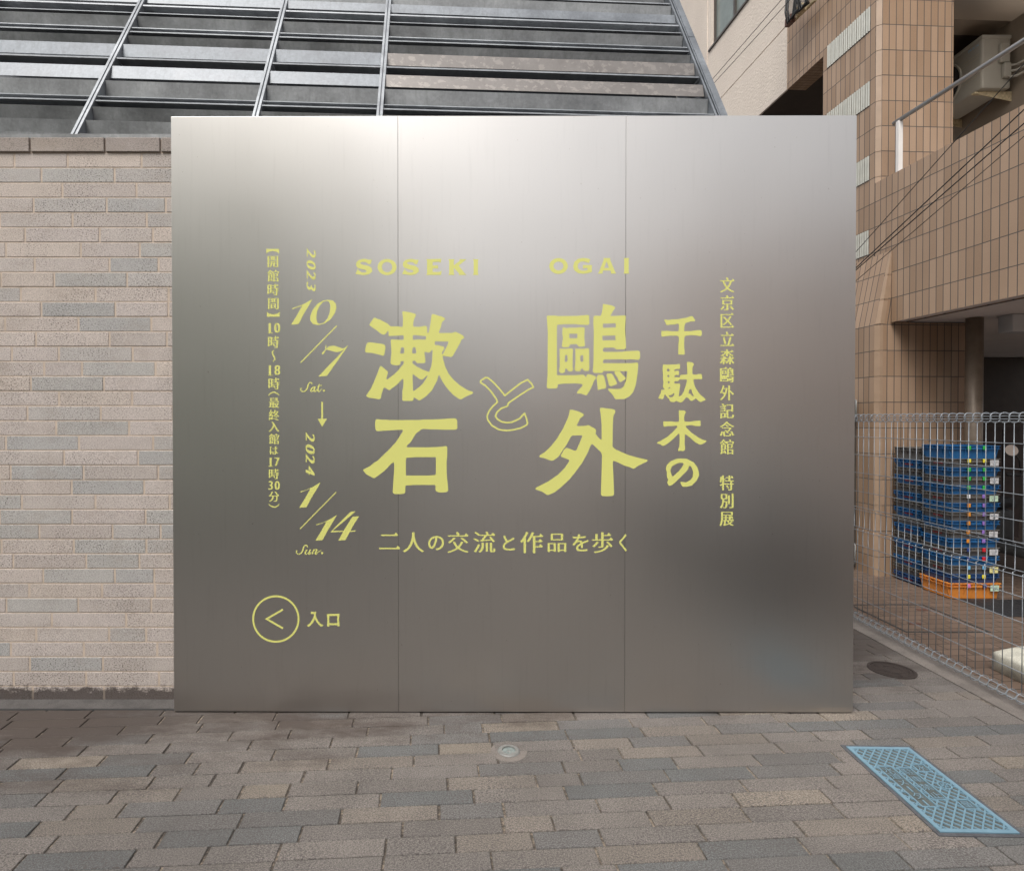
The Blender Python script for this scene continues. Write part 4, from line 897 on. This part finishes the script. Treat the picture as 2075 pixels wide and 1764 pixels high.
# ------------------------------------------------------------------ crates
def crate(name, x0, x1, y0, y1, z0, h, mat, clips=None, card=None, label='', side=None, words=False):
    t = thing(name, ((x0+x1)/2, (y0+y1)/2, z0), label, 'crate', 'stacked plastic crates behind the fence')
    mb = MB(); i_ = .022; z1 = z0+h; rz = z1-.030
    b0 = [(x0+i_, y0+i_), (x1-i_, y0+i_), (x1-i_, y1-i_), (x0+i_, y1-i_)]
    tp = [(x0+.014, y0+.014), (x1-.014, y0+.014), (x1-.014, y1-.014), (x0+.014, y1-.014)]
    def rnd(q, r=.028):
        o = []; m = len(q)
        for k in range(m):
            p, a, c = Vector(q[k]), Vector(q[k-1]), Vector(q[(k+1) % m]); d1 = (a-p).normalized(); d2 = (c-p).normalized()
            for f in (0, .3, .7, 1): s = p+d1*r*(1-f)**2+d2*r*f**2; o.append((s.x, s.y))
        return o
    ob, ot, ir = rnd(b0), rnd(tp), rnd([(x0+.03, y0+.03), (x1-.03, y0+.03), (x1-.03, y1-.03), (x0+.03, y1-.03)], .02)
    rim = rnd([(x0, y0), (x1, y0), (x1, y1), (x0, y1)]); m = len(ob)
    rings = [[(a, b, z0) for a, b in ob], [(a, b, rz) for a, b in ot], [(a, b, rz) for a, b in rim], [(a, b, rz+.004) for a, b in rim], [(a, b, rz+.004) for a, b in ot], [(a, b, z1-.005) for a, b in ot], [(a, b, z1-.005) for a, b in rim], [(a, b, z1) for a, b in rim], [(a, b, z1) for a, b in ir], [(a, b, z0+.008) for a, b in ir]]
    vs = [p for r in rings for p in r]; fs = [list(range(m))[::-1], [9*m+k for k in range(m)]]
    for r in range(9): fs += [[r*m+k, r*m+(k+1) % m, (r+1)*m+(k+1) % m, (r+1)*m+k] for k in range(m)]
    mb.mesh(vs, fs)
    for k in range(7):    # rim ribs on the front, then the side
        x = x0+.03+(x1-x0-.06)*k/6; mb.box((x-.002, y0+.001, rz+.0042), (x+.002, y0+.013, z1-.0052))
    for k in range(6):
        y = y0+.03+(y1-y0-.06)*k/5; mb.box((x0+.001, y-.002, rz+.0042), (x0+.013, y+.002, z1-.0052))
    L = x1-x0
    for f in (.06, .30, .36, .66, .72, .92):        # ribs below the rim
        x = x0+L*f; mb.prism([(x-.004, y0+.003, rz-.0005), (x+.004, y0+.003, rz-.0005), (x+.004, y0+.024, z0+.012), (x-.004, y0+.024, z0+.012)], 0, (0, .006, 0))
    for f in (.08, .3, .5, .7, .92):
        y = y0+(y1-y0)*f; mb.prism([(x0+.003, y-.004, rz-.0005), (x0+.003, y+.004, rz-.0005), (x0+.024, y+.004, z0+.012), (x0+.024, y-.004, z0+.012)], 0, (.006, 0, 0))
    body = mb.build('crate_body', mat, t)
    if clips:
        big = .034
        for f, cname in zip((.36, .655), clips):
            x = x0+L*f; mb = MB(); mb.box((x-.014, y0-.006, z1-big), (x+.014, y0+.002, z1-.001), .002); mb.box((x-.009, y0-.0075, z1-.022), (x+.009, y0-.0062, z1-.012)); mb.build('clip', M['c_'+cname], t)
        mb = MB(); mb.box((x0+L*.41, y0-.004, z1-.033), (x0+L*.605, y0-.001, z1-.012), .001); mb.build('holder', mat, t)
    if card:
        xa = x0+L*.75; mb = MB(); mb.prism([(xa, y0-.010, z1-.062), (xa+.074, y0-.010, z1-.062), (xa+.079, y0-.006, z1-.012), (xa+.004, y0-.006, z1-.012)], 0, (0, .003, 0)); c = mb.build('label_card', M[card], t)
        mb = MB()
        for q, (a, b) in enumerate(((.1, .55), (.62, .9), (.15, .8), (.3, .42), (.48, .62))):
            zz = z1-.020-.006*q if q < 3 else z1-.045; mb.box((xa+.074*a, y0-.0112, zz-.0012*(1 if q < 3 else 4)), (xa+.074*b, y0-.0104+.0, zz))
        mb.build('printed_lines', M['ink'], c, t.location)
    if words:
        mb = MB(); res = []
        for k in range(5): mb.box((x0+.0105, y0+.10+.022*k, z0+h*.35), (x0+.0125, y0+.114+.022*k, z0+h*.52))
        mb.build('side_marking', M['red'], t)
    return t
def crates():
    x0, x1, y0, y1 = 4.288, 4.752, 5.27, 5.625; H0 = .135; P = .0795
    spec = [('dblue', ('yell', 'yell'), None, 'dark blue crate with two yellow clips directly on the orange bottom crate'),
            ('grey', ('sky', 'sky'), 'cardy', 'grey crate with two light blue clips and a yellow label card'),
            ('blue', ('navy', 'redc'), None, 'blue crate with one navy and one red clip'),
            ('grey', ('navy', 'redc'), 'card', 'grey crate with one navy and one red clip and a white card'),
            ('blue', ('oran', 'purple'), None, 'lowest of the three blue crates with orange and purple clips'),
            ('grey', ('oran', 'purple'), 'card', 'lower of the two grey crates with orange and purple clips and white card'),
            ('blue', ('oran', 'purple'), None, 'middle one of the three blue crates with orange and purple clips'),
            ('grey', ('oran', 'purple'), 'card', 'upper of the two grey crates with orange and purple clips and white card'),
            ('blue', ('oran', 'purple'), None, 'highest of the three blue crates with orange and purple clips'),
            ('grey', ('white', 'purple'), 'cardg', 'grey crate with one white and one purple clip and a pale green card'),
            ('blue', ('green', 'green'), None, 'lowest of the three blue crates with two green clips'),
            ('grey', ('green', 'green'), 'card', 'grey crate with two green clips and a white card'),
            ('blue', ('green', 'green'), None, 'blue crate with two green clips second blue one from the stack top'),
            ('grey', ('yell', 'yell'), 'card', 'grey crate with two yellow clips and a white label card'),
            ('blue', ('green', 'green'), None, 'topmost blue crate of the front stack with two green clips')]
    crate('plastic_crate', x0-.01, x1+.006, y0-.012, y1+.0, .004, H0, M['orange'], ('pink', 'navy'), 'cardg', 'orange crate at the bottom of the front crate stack')
    for k, (m, cl, cd, lb) in enumerate(spec):
        j = random.uniform(-.003, .003)
        crate('plastic_crate', x0+j, x1+j, y0+random.uniform(-.002, .002), y1, .004+H0-.034+.0005+P*k+.034*0+.0335, P+(.0 if k < 14 else .035), M[m], cl, cd, lb, words=(m == 'grey'))
    names = ['lowest', 'second', 'third', 'fourth', 'fifth', 'sixth', 'seventh', 'eighth', 'ninth', 'tenth', 'eleventh', 'twelfth', 'thirteenth', 'fourteenth', 'fifteenth', 'topmost']
    for k in range(16):
        m = 'dblue' if k == 0 else ('grey' if k % 2 else 'blue')
        c = {'dblue': 'dark blue', 'grey': 'grey', 'blue': 'blue'}[m]; j = random.uniform(-.003, .003)
        lb = f'{c} crate, {names[k]} {"of" if k in (0, 15) else "from the bottom of"} the rear stack against the tiled pier'
        crate('plastic_crate', x0+.012+j, x1+.012+j, 5.645, 6.005, .004+.0805*k, .0795 if k < 15 else .115, M[m], None, None, lb, words=(k % 2 == 0))
crates()

# ------------------------------------------------------------------ lids and small things on the ground
def meter_lid():
    TL, TR, BR, BL = [gnd(u, v, .006) for u, v in ((1716, 1513), (1839, 1510.5), (2063, 1683), (1910, 1689.5))]
    c = (TL+TR+BR+BL)/4; ux = ((TR-TL)+(BR-BL)).normalized(); uy = ((TL-BL)+(TR-BR)).normalized(); ux = (ux-uy*ux.dot(uy)).normalized()
    Wd = ((TR-TL).length+(BR-BL).length)/2; H = ((TL-BL).length+(TR-BR).length)/2; w2, h2 = Wd/2, H/2
    t = thing('meter_box_lid', (c.x, c.y, 0), 'pale blue rectangular iron meter box lid with diamond lattice in the paving', 'lid')
    P = lambda x, y, z: Vector((c.x, c.y, 0))+ux*x+uy*y+Vector((0, 0, z))
    def slab(mb, x0, y0, x1, y1, z0, z1): mb.prism([P(x0, y0, z0), P(x1, y0, z0), P(x1, y1, z0), P(x0, y1, z0)], 0, (0, 0, z1-z0))
    mb = MB(); f = .016
    for a in ((-w2-f, -h2-f, w2+f, -h2), (-w2-f, h2, w2+f, h2+f), (-w2-f, -h2, -w2, h2), (w2, -h2, w2+f, h2)): slab(mb, *a, -.02, .0035)
    mb.build('frame', M['lidframe'], t)
    mb = MB(); slab(mb, -w2+.002, -h2+.002, w2-.002, h2-.002, -.02, .0015); mb.build('recess', M['liddark'], t)
    mb = MB(); r = .021; zt = .0065; g = .0022
    for a in ((-w2+g, -h2+g, w2-g, -h2+r), (-w2+g, h2-r, w2-g, h2-g), (-w2+g, -h2+r, -w2+r, h2-r), (w2-r, -h2+r, w2-g, h2-r)): slab(mb, *a, .0016, zt)
    # boxes carrying characters (x0,y0,x1,y1)
    bx = [(-.105, -.145, -.047, .135), (-.020, -.095, .030, .125), (.062, .105, .112, .155), (.062, -.155, .112, -.100)]
    th = .0062
    for x0, y0, x1, y1 in bx:
        for a in ((x0-.006, y0-.006, x1+.006, y0), (x0-.006, y1, x1+.006, y1+.006), (x0-.006, y0, x0, y1), (x1, y0, x1+.006, y1)): slab(mb, *a, .0016, zt)
    cc = Vector((.093, .0)); rc = .028
    inside = lambda x, y: any(x0-.003 < x < x1+.003 and y0-.003 < y < y1+.003 for x0, y0, x1, y1 in bx) or (Vector((x, y))-cc).length < rc+.002
    dx, dy = .040, .044; X_, Y_ = w2-r, h2-r
    n1 = Vector((dy, -dx)).normalized()
    for fam in (1, -1):
        dirv = Vector((dx, dy*fam)).normalized(); k = -40
        for k in range(-40, 41):
            p0 = Vector((0, k*dy)); L = 1.0; N_ = 500; run = None
            for i in range(N_+1):
                q = p0+dirv*(-.5+i/N_); ok = abs(q.x) < X_ and abs(q.y) < Y_ and not inside(q.x, q.y)
                if ok and run is None: run = q
                if run is not None and (not ok or i == N_):
                    if (q-run).length > .006:
                        nn = Vector((-dirv.y, dirv.x))*.0027; zz = zt-.0003*(fam < 0)
                        cs = [run-nn, q-nn, q+nn, run+nn]; mb.prism([P(a.x, a.y, .0016) for a in cs], 0, (0, 0, zz-.0016))
                    run = None
    for i in range(32):
        a, b = 2*math.pi*i/32, 2*math.pi*(i+1)/32; R1, R0 = rc, rc-.006
        q = [(cc.x+R*math.cos(s), cc.y+R*math.sin(s)) for R, s in ((R0, a), (R1, a), (R1, b), (R0, b))]; mb.prism([P(x, y, .0016) for x, y in q], 0, (0, 0, zt-.0018))
    lid = mb.build('lattice', M['lid'], t)
    mb = MB()
    for i in range(6):
        a = 2*math.pi*i/6+.26; v = Vector((math.cos(a), math.sin(a))); nn = Vector((-v.y, v.x))*.0016
        q = [cc+v*.004-nn, cc+v*.016-nn*1.6, cc+v*.016+nn*1.6, cc+v*.004+nn]; mb.prism([P(x, y, .0016) for x, y in q], 0, (0, 0, .0042))
    mb.build('emblem', M['lid'], t)
    mb = MB()
    def bl():
        nonlocal mb
        mb.build('raised_lettering', M['lid'], t); mb = MB()
    for ch, y in zip('水道メ', (.108, .063, .016)): flat_text(mb, ch, P(-.076, y, .0052), ux, uy, .050)
    for y in (-.030, -.122): slab(mb, -.079, y-.018, -.073, y+.018, .0016, .0052)
    flat_text(mb, 'タ', P(-.076, -.076, .0052), ux, uy, .050)
    bl()
    for ch, y in zip('駐車禁止', (.098, .042, -.014, -.068)): flat_text(mb, ch, P(.005, y, .0052), ux, uy, .046)
    bl(); flat_text(mb, '水', P(.087, .130, .0052), ux, uy, .044); bl(); flat_text(mb, '量', P(.087, -.128, .0052), ux, uy, .044)
    mb.build('raised_lettering', M['lid'], t)
meter_lid()
def manhole():
    c = gnd(1807, 1357); r = .133; t = thing('round_manhole', (c.x, c.y, 0), 'small round rusty brown iron manhole cover in the paving near the fence', 'manhole cover')
    mb = MB(); n = 40
    def ring(R0, R1, z0, z1):
        for i in range(n):
            a, b = 2*math.pi*i/n, 2*math.pi*(i+1)/n
            mb.prism([(c.x+R*math.cos(s), c.y+R*math.sin(s), z0) for R, s in ((R0, a), (R1, a), (R1, b), (R0, b))], 0, (0, 0, z1-z0))
    ring(r-.016, r, -.02, .0045); mb.build('rim', M['rust'], t)
    mb = MB(); mb.cyl((c.x, c.y, -.02), r-.019, .0225, 40); ring(r-.034, r-.026, .0026, .0042); ring(.052, .058, .0026, .0042)
    for i in range(8):
        a = 2*math.pi*i/8; mb.box((c.x-.004, c.y+.062, .0026), (c.x+.004, c.y+.095, .004), 0, Matrix.Translation(c) @ Matrix.Rotation(a, 4, 'Z') @ Matrix.Translation(-c))
    mb.build('cover', M['rust'], t)
    mb = MB(); q = gnd(1849, 1364); mb.cyl((q.x-.01, q.y, -.01), .03, .0125, 20); mb.build('key_hole_lug', M['rust'], t)
manhole()
def ground_light():
    c = gnd(1031, 1521); t = thing('recessed_ground_light', (c.x, c.y, 0), 'small round recessed ground light with dusty glass in front of the sign wall', 'ground light')
    mb = MB(); n = 36; a0, a1 = .033, .054
    for i in range(n):
        a, b = 2*math.pi*i/n, 2*math.pi*(i+1)/n
        mb.mesh([(c.x+R*math.cos(s), c.y+R*math.sin(s), z) for R, z, s in ((a1, .0018, a), (a1, .0018, b), (a1-.006, .006, a), (a1-.006, .006, b), (a0, .0066, a), (a0, .0066, b), (a0, -.004, a), (a0, -.004, b))], [[0, 1, 3, 2], [2, 3, 5, 4], [4, 5, 7, 6]])
    mb.build('metal_ring', M['pvcgrey'], t)
    mb = MB(); mb.cyl((c.x, c.y, -.012), .0335, .013, 32); mb.build('lens', M['glass'], t)
    mb = MB(); mb.box((c.x-.008, c.y-.012, .0012), (c.x+.006, c.y+.002, .0022), .0004); mb.box((c.x+.010, c.y-.022, .0012), (c.x+.022, c.y-.012, .002), .0004); mb.build('lamp_core', M['pvcgrey'], t)
    mb = MB(); mb.cyl((c.x, c.y, -.02), .088, .0203, 30); tag(mb.build('mortar_patch', M['kerb'], t))
ground_light()
def hatch():
    t = thing('floor_hatch', (3.62, 4.79, 0), 'steel edged rectangular hatch set flush in the brown courtyard tiles', 'hatch')
    mb = MB(); x0, x1, y0, y1 = 3.30, 3.94, 4.45, 5.12
    for a in ((x0, y0, x1, y0+.012), (x0, y1-.012, x1, y1), (x0, y0+.0121, x0+.012, y1-.0121), (x1-.012, y0+.0121, x1, y1-.0121)): mb.box((a[0], a[1], -.01), (a[2], a[3], .0015))
    mb.build('edge_frame', M['dark'], t)
    mb = MB()
    for x, y in ((3.46, 4.62), (3.78, 4.96)): mb.box((x, y, -.01), (x+.09, y+.04, .001), .0005)
    mb.build('lifting_plate', M['browniron'], t)
    m_ = thing('rubber_mat', (4.9, 4.95, 0), 'dark ribbed rubber mat beside the crate stack', 'mat')
    mb = MB(); mb.box((4.36, 4.80, -.002), (5.6, 5.245, .006), .003)
    for k in range(20): mb.box((4.40+.06*k, 4.83, .0062), (4.43+.06*k, 5.215, .009), .001)
    mb.build('mat_sheet', M['rubber'], m_)
hatch()
def weight_block():
    x, y = 3.362, 3.79; t = thing('weight_block', (x+.3, y-.25, 0), 'cream plastic weight block with domed top lying behind the fence', 'weight')
    bm = bmesh.new(); bmesh.ops.create_grid(bm, x_segments=14, y_segments=14, size=.5); Lx, Ly = .62, .56
    for v in bm.verts:
        fx, fy = v.co.x+.5, v.co.y+.5; hgt = .112+.062*math.sin(math.pi*min(1, fx*1.0+.02))*(.75+.25*math.sin(math.pi*fy)); v.co = Vector((x+Lx*fx, y-Ly*(1-fy), hgt))
    top = [f for f in bm.faces]; r = bmesh.ops.extrude_face_region(bm, geom=top)
    for v in [g for g in r['geom'] if isinstance(g, bmesh.types.BMVert)]: v.co.z = .0
    bmesh.ops.recalc_face_normals(bm, faces=bm.faces)
    ed = [e for e in bm.edges if len(e.link_faces) == 2 and e.calc_face_angle() > 1.0 and min(v.co.z for v in e.verts) > .05]
    bmesh.ops.bevel(bm, geom=ed, offset=.016, segments=3, affect='EDGES', profile=.5)
    mb = MB(); mb.smooth = True; mb.bm(bm); mb.build('block_body', M['cream'], t)
    mb = MB(); mb.cyl((x+.31, y-.28, .15), .03, .034, 24, .004); mb.build('filler_cap', M['cream'], t)
weight_block()
def scooter():
    c = at(2049, 912, 5.75); t = thing('parked_scooter', (c.x+.35, 6.0, 0), 'dark scooter parked behind the crates with only mirror and handlebar showing', 'scooter')
    mb = MB(); n = 32; r = .057
    mb.tube([(c.x, c.y, c.z)], .01) if False else None
    vs = [(c.x+r*math.cos(2*math.pi*i/n), c.y-.006+.009*math.sin(2*math.pi*i/n)-.012*math.cos(2*math.pi*i/n), c.z+r*.97*math.sin(2*math.pi*i/n)) for i in range(n)]
    mb.mesh(vs, [list(range(n))]); mb.build('mirror_glass', M['mirror'], t)
    mb = MB(); mb.tube([(c.x+(r+.002)*math.cos(2*math.pi*i/n), c.y-.003+.009*math.sin(2*math.pi*i/n)-.012*math.cos(2*math.pi*i/n), c.z+(r+.002)*.97*math.sin(2*math.pi*i/n)) for i in range(n)], .006, 8, True)
    mb.mesh([(c.x+q*r*math.cos(2*math.pi*i/n), c.y+.004+q*.009*math.sin(2*math.pi*i/n)-q*.012*math.cos(2*math.pi*i/n)+.025*(1-q), c.z+q*r*math.sin(2*math.pi*i/n)) for q in (1, .5) for i in range(n)], [[i, (i+1) % n, n+(i+1) % n, n+i] for i in range(n)]+[[n+i for i in range(n)]])
    mb.tube([(c.x+.04, c.y+.012, c.z-.03), (c.x+.12, c.y+.04, c.z-.10), (c.x+.17, c.y+.08, c.z-.24)], .006, 8); mb.build('mirror_shell', M['rubber'], t)
    g = at(2040, 961, 5.8); mb = MB(); mb.tube([(g.x, g.y, g.z), (g.x+.02, g.y, g.z), (g.x+.12, g.y+.005, g.z-.004), (g.x+.13, g.y+.005, g.z-.004)], [.013, .018, .017, .021], 14); mb.build('grip', M['rubber'], t)
    mb = MB(); hx = g.x+.36; mb.tube([(g.x+.12, g.y+.005, g.z-.004), (g.x+.22, g.y+.03, g.z-.01), (hx, g.y+.10, g.z+.03), (hx+.14, g.y+.03, g.z-.01), (hx+.36, g.y, g.z)], .012, 10); mb.build('handlebar', M['dark'], t)
    mb = MB(); mb.tube([(hx, g.y+.10, g.z+.02), (hx, g.y+.02, .62), (hx, g.y-.10, .30)], [.05, .06, .05], 12); mb.build('steering_column', M['dark'], t)
    bm = bmesh.new(); bmesh.ops.create_grid(bm, x_segments=8, y_segments=10, size=.5)
    for v in bm.verts:
        fx, fy = v.co.x, v.co.y; v.co = Vector((hx+fx*.40*(1-.25*abs(fy)), g.y-.02-.10*(1-(2*fx)**2)-.1*(.5-fy), .55+fy*.62))
    r_ = bmesh.ops.extrude_face_region(bm, geom=bm.faces[:])
    for v in [q for q in r_['geom'] if isinstance(q, bmesh.types.BMVert)]: v.co.y += .02
    mb = MB(); mb.smooth = True; mb.bm(bm); mb.build('front_shield', M['dark'], t)
    for y in (g.y-.22, g.y+.98):
        mb = MB(); mb.tube([(hx, y+.2*math.cos(2*math.pi*i/32), .21+.2*math.sin(2*math.pi*i/32)) for i in range(32)], .045, 10, True); wl = mb.build('wheel', M['rubber'], t)
        mb = MB(); mb.tube([(hx-.03, y, .21), (hx+.03, y, .21)], .15, 20); mb.build('rim', M['pvcgrey'], wl, t.location)
    mb = MB(); mb.box((hx-.15, g.y+.02, .22), (hx+.15, g.y+.50, .30), .03); mb.box((hx-.16, g.y+.44, .28), (hx+.16, g.y+1.2, .66), .08); mb.build('body', M['dark'], t)
    mb = MB(); mb.box((hx-.14, g.y+.42, .665), (hx+.14, g.y+1.15, .78), .05); mb.build('seat', M['rubber'], t)
scooter()

# ------------------------------------------------------------------ cables
def cables():
    def cable(name, p, q, r, sag, label):
        p, q = Vector(p), Vector(q); mb = MB(); n = 14
        mb.tube([p.lerp(q, i/n)-Vector((0, 0, sag*4*(i/n)*(1-i/n))) for i in range(n+1)], r, 6)
        tag(mb.build(name, M['cable']), label, 'cable', 'overhead cables')
    L = (('steepest thin cable crossing in front of the tiled balcony', (1732, 513), (1952.8, 266), .0035, 1),
         ('upper of the close pair of black cables crossing the balcony', (1732, 545), (1969, 322), .0050, 1),
         ('lower of the close pair of black cables crossing the balcony', (1732, 549), (1992.5, 322), .0050, 1),
         ('lowest thinnest cable crossing in front of the tiled balcony', (1732, 571), (2021.8, 322), .0032, 1))
    for lb, a, b, r, _ in L:
        d = Vector((b[0]-a[0], b[1]-a[1])); p = Vector(a)-d*.35; q = Vector(a)+d*2.4
        Ya, Yb = 6.1, 3.2; P0 = at(a[0], a[1], 5.5)
        # straight in space: two points of the picture at honest depths, extended both ways
        A_ = at(a[0], a[1], 5.4); B_ = at(b[0], b[1], 4.5); D = B_-A_
        cable('overhead_cable', A_-D*1.2, A_+D*3.5, r*.9, .0, lb)
    for lb, a, b in (('left of the two thin wires slanting across the beige rendered wall', (1442.6, 162), (1583.4, 0)), ('right of the two thin wires slanting across the beige rendered wall', (1448, 167.6), (1600.9, 0))):
        A_ = at(a[0], a[1], 7.4); B_ = at(b[0], b[1], 6.2); D = B_-A_
        cable('overhead_wire', A_-D*1.5, A_+D*3, .0035, .0, lb)
    # cable anchor on the tiled beam
    Y = Yu(1630); t = thing('cable_anchor', A(Y, 0)+Vector((0, 0, at(1630, 20, Y).z)), 'rusty bracket with black cable loops fixed to the tiled beam', 'cable bracket')
    o = Vector((-.07, 0, 0)); a = at(1612, 42, Yu(1612)-.1)+o; b = at(1650, 5, Yu(1650)-.1)+o
    d = (b-a).normalized()
    def obox(mb, p, l, w_, h_):
        x = d; y = Vector((0, 0, 1)).cross(x).normalized(); z = x.cross(y); m = Matrix((x, y, z)).transposed().to_4x4(); m.translation = p
        mb.box((-l/2, -w_/2, -h_/2), (l/2, w_/2, h_/2), .006, m)
    mb = MB(); obox(mb, a, .13, .06, .10); mb.build('end_box', M['browniron'], t)
    mb = MB(); obox(mb, a.lerp(b, .62), .12, .07, .09); obox(mb, a.lerp(b, .5)+Vector((.05, 0, 0)), .5, .03, .035); mb.build('arm', M['bracket'], t)
    mb = MB(); mb.tube([a+d*.05, a.lerp(b, .35)+Vector((-.03, 0, .01)), a.lerp(b, .6)+Vector((-.05, 0, -.02)), b], .022, 8)
    for k, (f, s) in enumerate(((.18, .26), (.30, .2), (.85, .2), (.95, .24))):
        c = a.lerp(b, f)+Vector((-.05, 0, 0)); mb.tube([c+Vector((0, .02, .5)), c+Vector((-.02, .05, .1)), c+Vector((-.01, .02, -.06)), c+Vector((0, -.08, -.03)), c+Vector((.0, -.14, .2)), c+Vector((0, -.2, .6))], .012, 6)
    mb.build('cable_loop', M['cable'], t)
cables()

# ------------------------------------------------------------------ the street behind the viewer (seen in the steel)
def street():
    def house(name, x0, x1, y0, y1, h, mat, label, wins, par=.35):
        t = thing(name, ((x0+x1)/2, y1, 0), label, 'building')
        mb = MB(); mb.box((x0, y0, -.05), (x1, y1, h), .02); mb.build('wall', mat, t)
        mb = MB(); mb.box((x0-.12, y0-.12, h+.003), (x1+.12, y1+.12, h+par), .03); mb.build('roof_parapet', mat, t)
        for (wx, wz, ww, wh) in wins:
            mb = MB(); f = .06
            for a in ((wx-f, wz-f, wx+ww+f, wz), (wx-f, wz+wh, wx+ww+f, wz+wh+f), (wx-f, wz, wx, wz+wh), (wx+ww, wz, wx+ww+f, wz+wh), (wx+ww/2-.02, wz, wx+ww/2+.02, wz+wh)): mb.box((a[0], y1+.002, a[1]), (a[2], y1+.06, a[3]))
            fr = mb.build('window', M['frame'], t)
            mb = MB(); mb.box((wx+.002, y1+.004, wz+.002), (wx+ww-.002, y1+.02, wz+wh-.002)); mb.build('pane', M['window'], fr, t.location)
    olive = simple('pale green render', (.52, .56, .43), .85, var=.1, scale=1)
    pink = simple('pinkish beige render', (.86, .68, .57), .85, var=.08, scale=1)
    greyh = simple('grey house paint', (.33, .33, .32), .8, var=.08, scale=1)
    def lane_house(x0, x1, y0, y1, h, mat, label, side):
        t = thing('street_house', ((x0+x1)/2, y1, 0), label, 'building'); xf = x1 if side > 0 else x0
        mb = MB(); mb.box((x0, y0, -.05), (x1, y1, h), .02); mb.build('wall', mat, t)
        mb = MB(); mb.box((x0-.1, y0-.1, h+.003), (x1+.1, y1+.1, h+.3), .03); mb.build('roof_parapet', mat, t)
        for k in range(5):
            for z in (1.0, 3.1):
                y = y1-3.2-4.6*k; f = .06; mb = MB(); a, b = (xf+.002, xf+.06) if side > 0 else (xf-.06, xf-.002)
                for q in ((y-f, z-f, y+1.4+f, z), (y-f, z+1.2, y+1.4+f, z+1.2+f), (y-f, z, y, z+1.2), (y+1.4, z, y+1.4+f, z+1.2), (y+.68, z, y+.72, z+1.2)): mb.box((a, q[0], q[1]), (b, q[2], q[3]))
                fr = mb.build('window', M['frame'], t)
                mb = MB(); mb.box((min(xf, xf+side*.03)+.001, y+.002, z+.002), (max(xf, xf+side*.03)-.001, y+1.398, z+1.198)); mb.build('pane', M['window'], fr, t.location)
    lane_house(-13, -3.1, -30, -4.6, 8.2, olive, 'pale green grey rendered house along the left side of the lane', 1)
    lane_house(4.3, 14, -30, -4.2, 4.9, pink, 'pinkish beige rendered house along the right side of the lane', -1)
    house('street_house', -5, 8, -46, -36, 6, greyh, 'low grey house closing the far end of the lane', [(-3, 1, 1.6, 1.4), (1, 1, 1.6, 1.4), (5, 1, 1.6, 1.4), (-3, 3.6, 1.6, 1.2), (1, 3.6, 1.6, 1.2), (5, 3.6, 1.6, 1.2)])
    # a black car out of view, added to darken the steel's reflection
    x0, x1, yb, yf = 1.95, 3.4, -1.9, 1.5; t = thing('added_car', ((x0+x1)/2, (yb+yf)/2, 0), 'unseen small black car added right of the viewer to darken the steel reflection', 'car')
    prof = [(yb, .35), (yb, .95), (yb+.18, 1.40), (yb+.45, 1.50), (yf-1.45, 1.50), (yf-.85, 1.02), (yf-.12, .88), (yf, .62), (yf, .30)]
    bm = bmesh.new(); a = [bm.verts.new((x0, y, z)) for y, z in prof]; b = [bm.verts.new((x1, y, z)) for y, z in prof]; n = len(prof)
    bm.faces.new(a); bm.faces.new(b[::-1])
    for i in range(n): bm.faces.new([a[i-1], a[i], b[i], b[i-1]][::-1])
    for v in bm.verts:
        if v.co.z > 1.2: v.co.x += .12 if v.co.x < 2.67 else -.12
    bmesh.ops.recalc_face_normals(bm, faces=bm.faces); bmesh.ops.bevel(bm, geom=bm.edges[:], offset=.07, segments=3, affect='EDGES', profile=.5)
    mb = MB(); mb.smooth = True; mb.bm(bm); paint = simple('black car paint', (.012, .012, .013), .25, var=.02); mb.build('body', paint, t)
    mb = MB(); mb.prism([(x0+.18, yf-1.38, 1.452), (x1-.18, yf-1.38, 1.452), (x1-.12, yf-.92, 1.084), (x0+.12, yf-.92, 1.084)], 0, (0, .02, .012)); mb.build('windscreen', M['window'], t)
    for s in (x0+.03, x1-.05):
        mb = MB(); mb.box((s, yb+.5, 1.0), (s+.02, yf-1.3, 1.22), .005); mb.build('side_window', M['window'], t)
    for x in (x0+.02, x1-.22):
        for y in (yb+.6, yf-.65):
            mb = MB(); mb.tube([(x, y, .28), (x+.2, y, .28)], .28, 28); wl = mb.build('wheel', M['rubber'], t)
            mb = MB(); mb.tube([(x-.005, y, .28), (x+.205, y, .28)], .17, 24); mb.build('rim', M['pvcgrey'], wl, t.location)
    for x in (x0+.12, x1-.47):
        mb = MB(); mb.box((x, yf-.13, .66), (x+.35, yf+.004, .80), .02); mb.build('headlight', M['card'], t)
street()
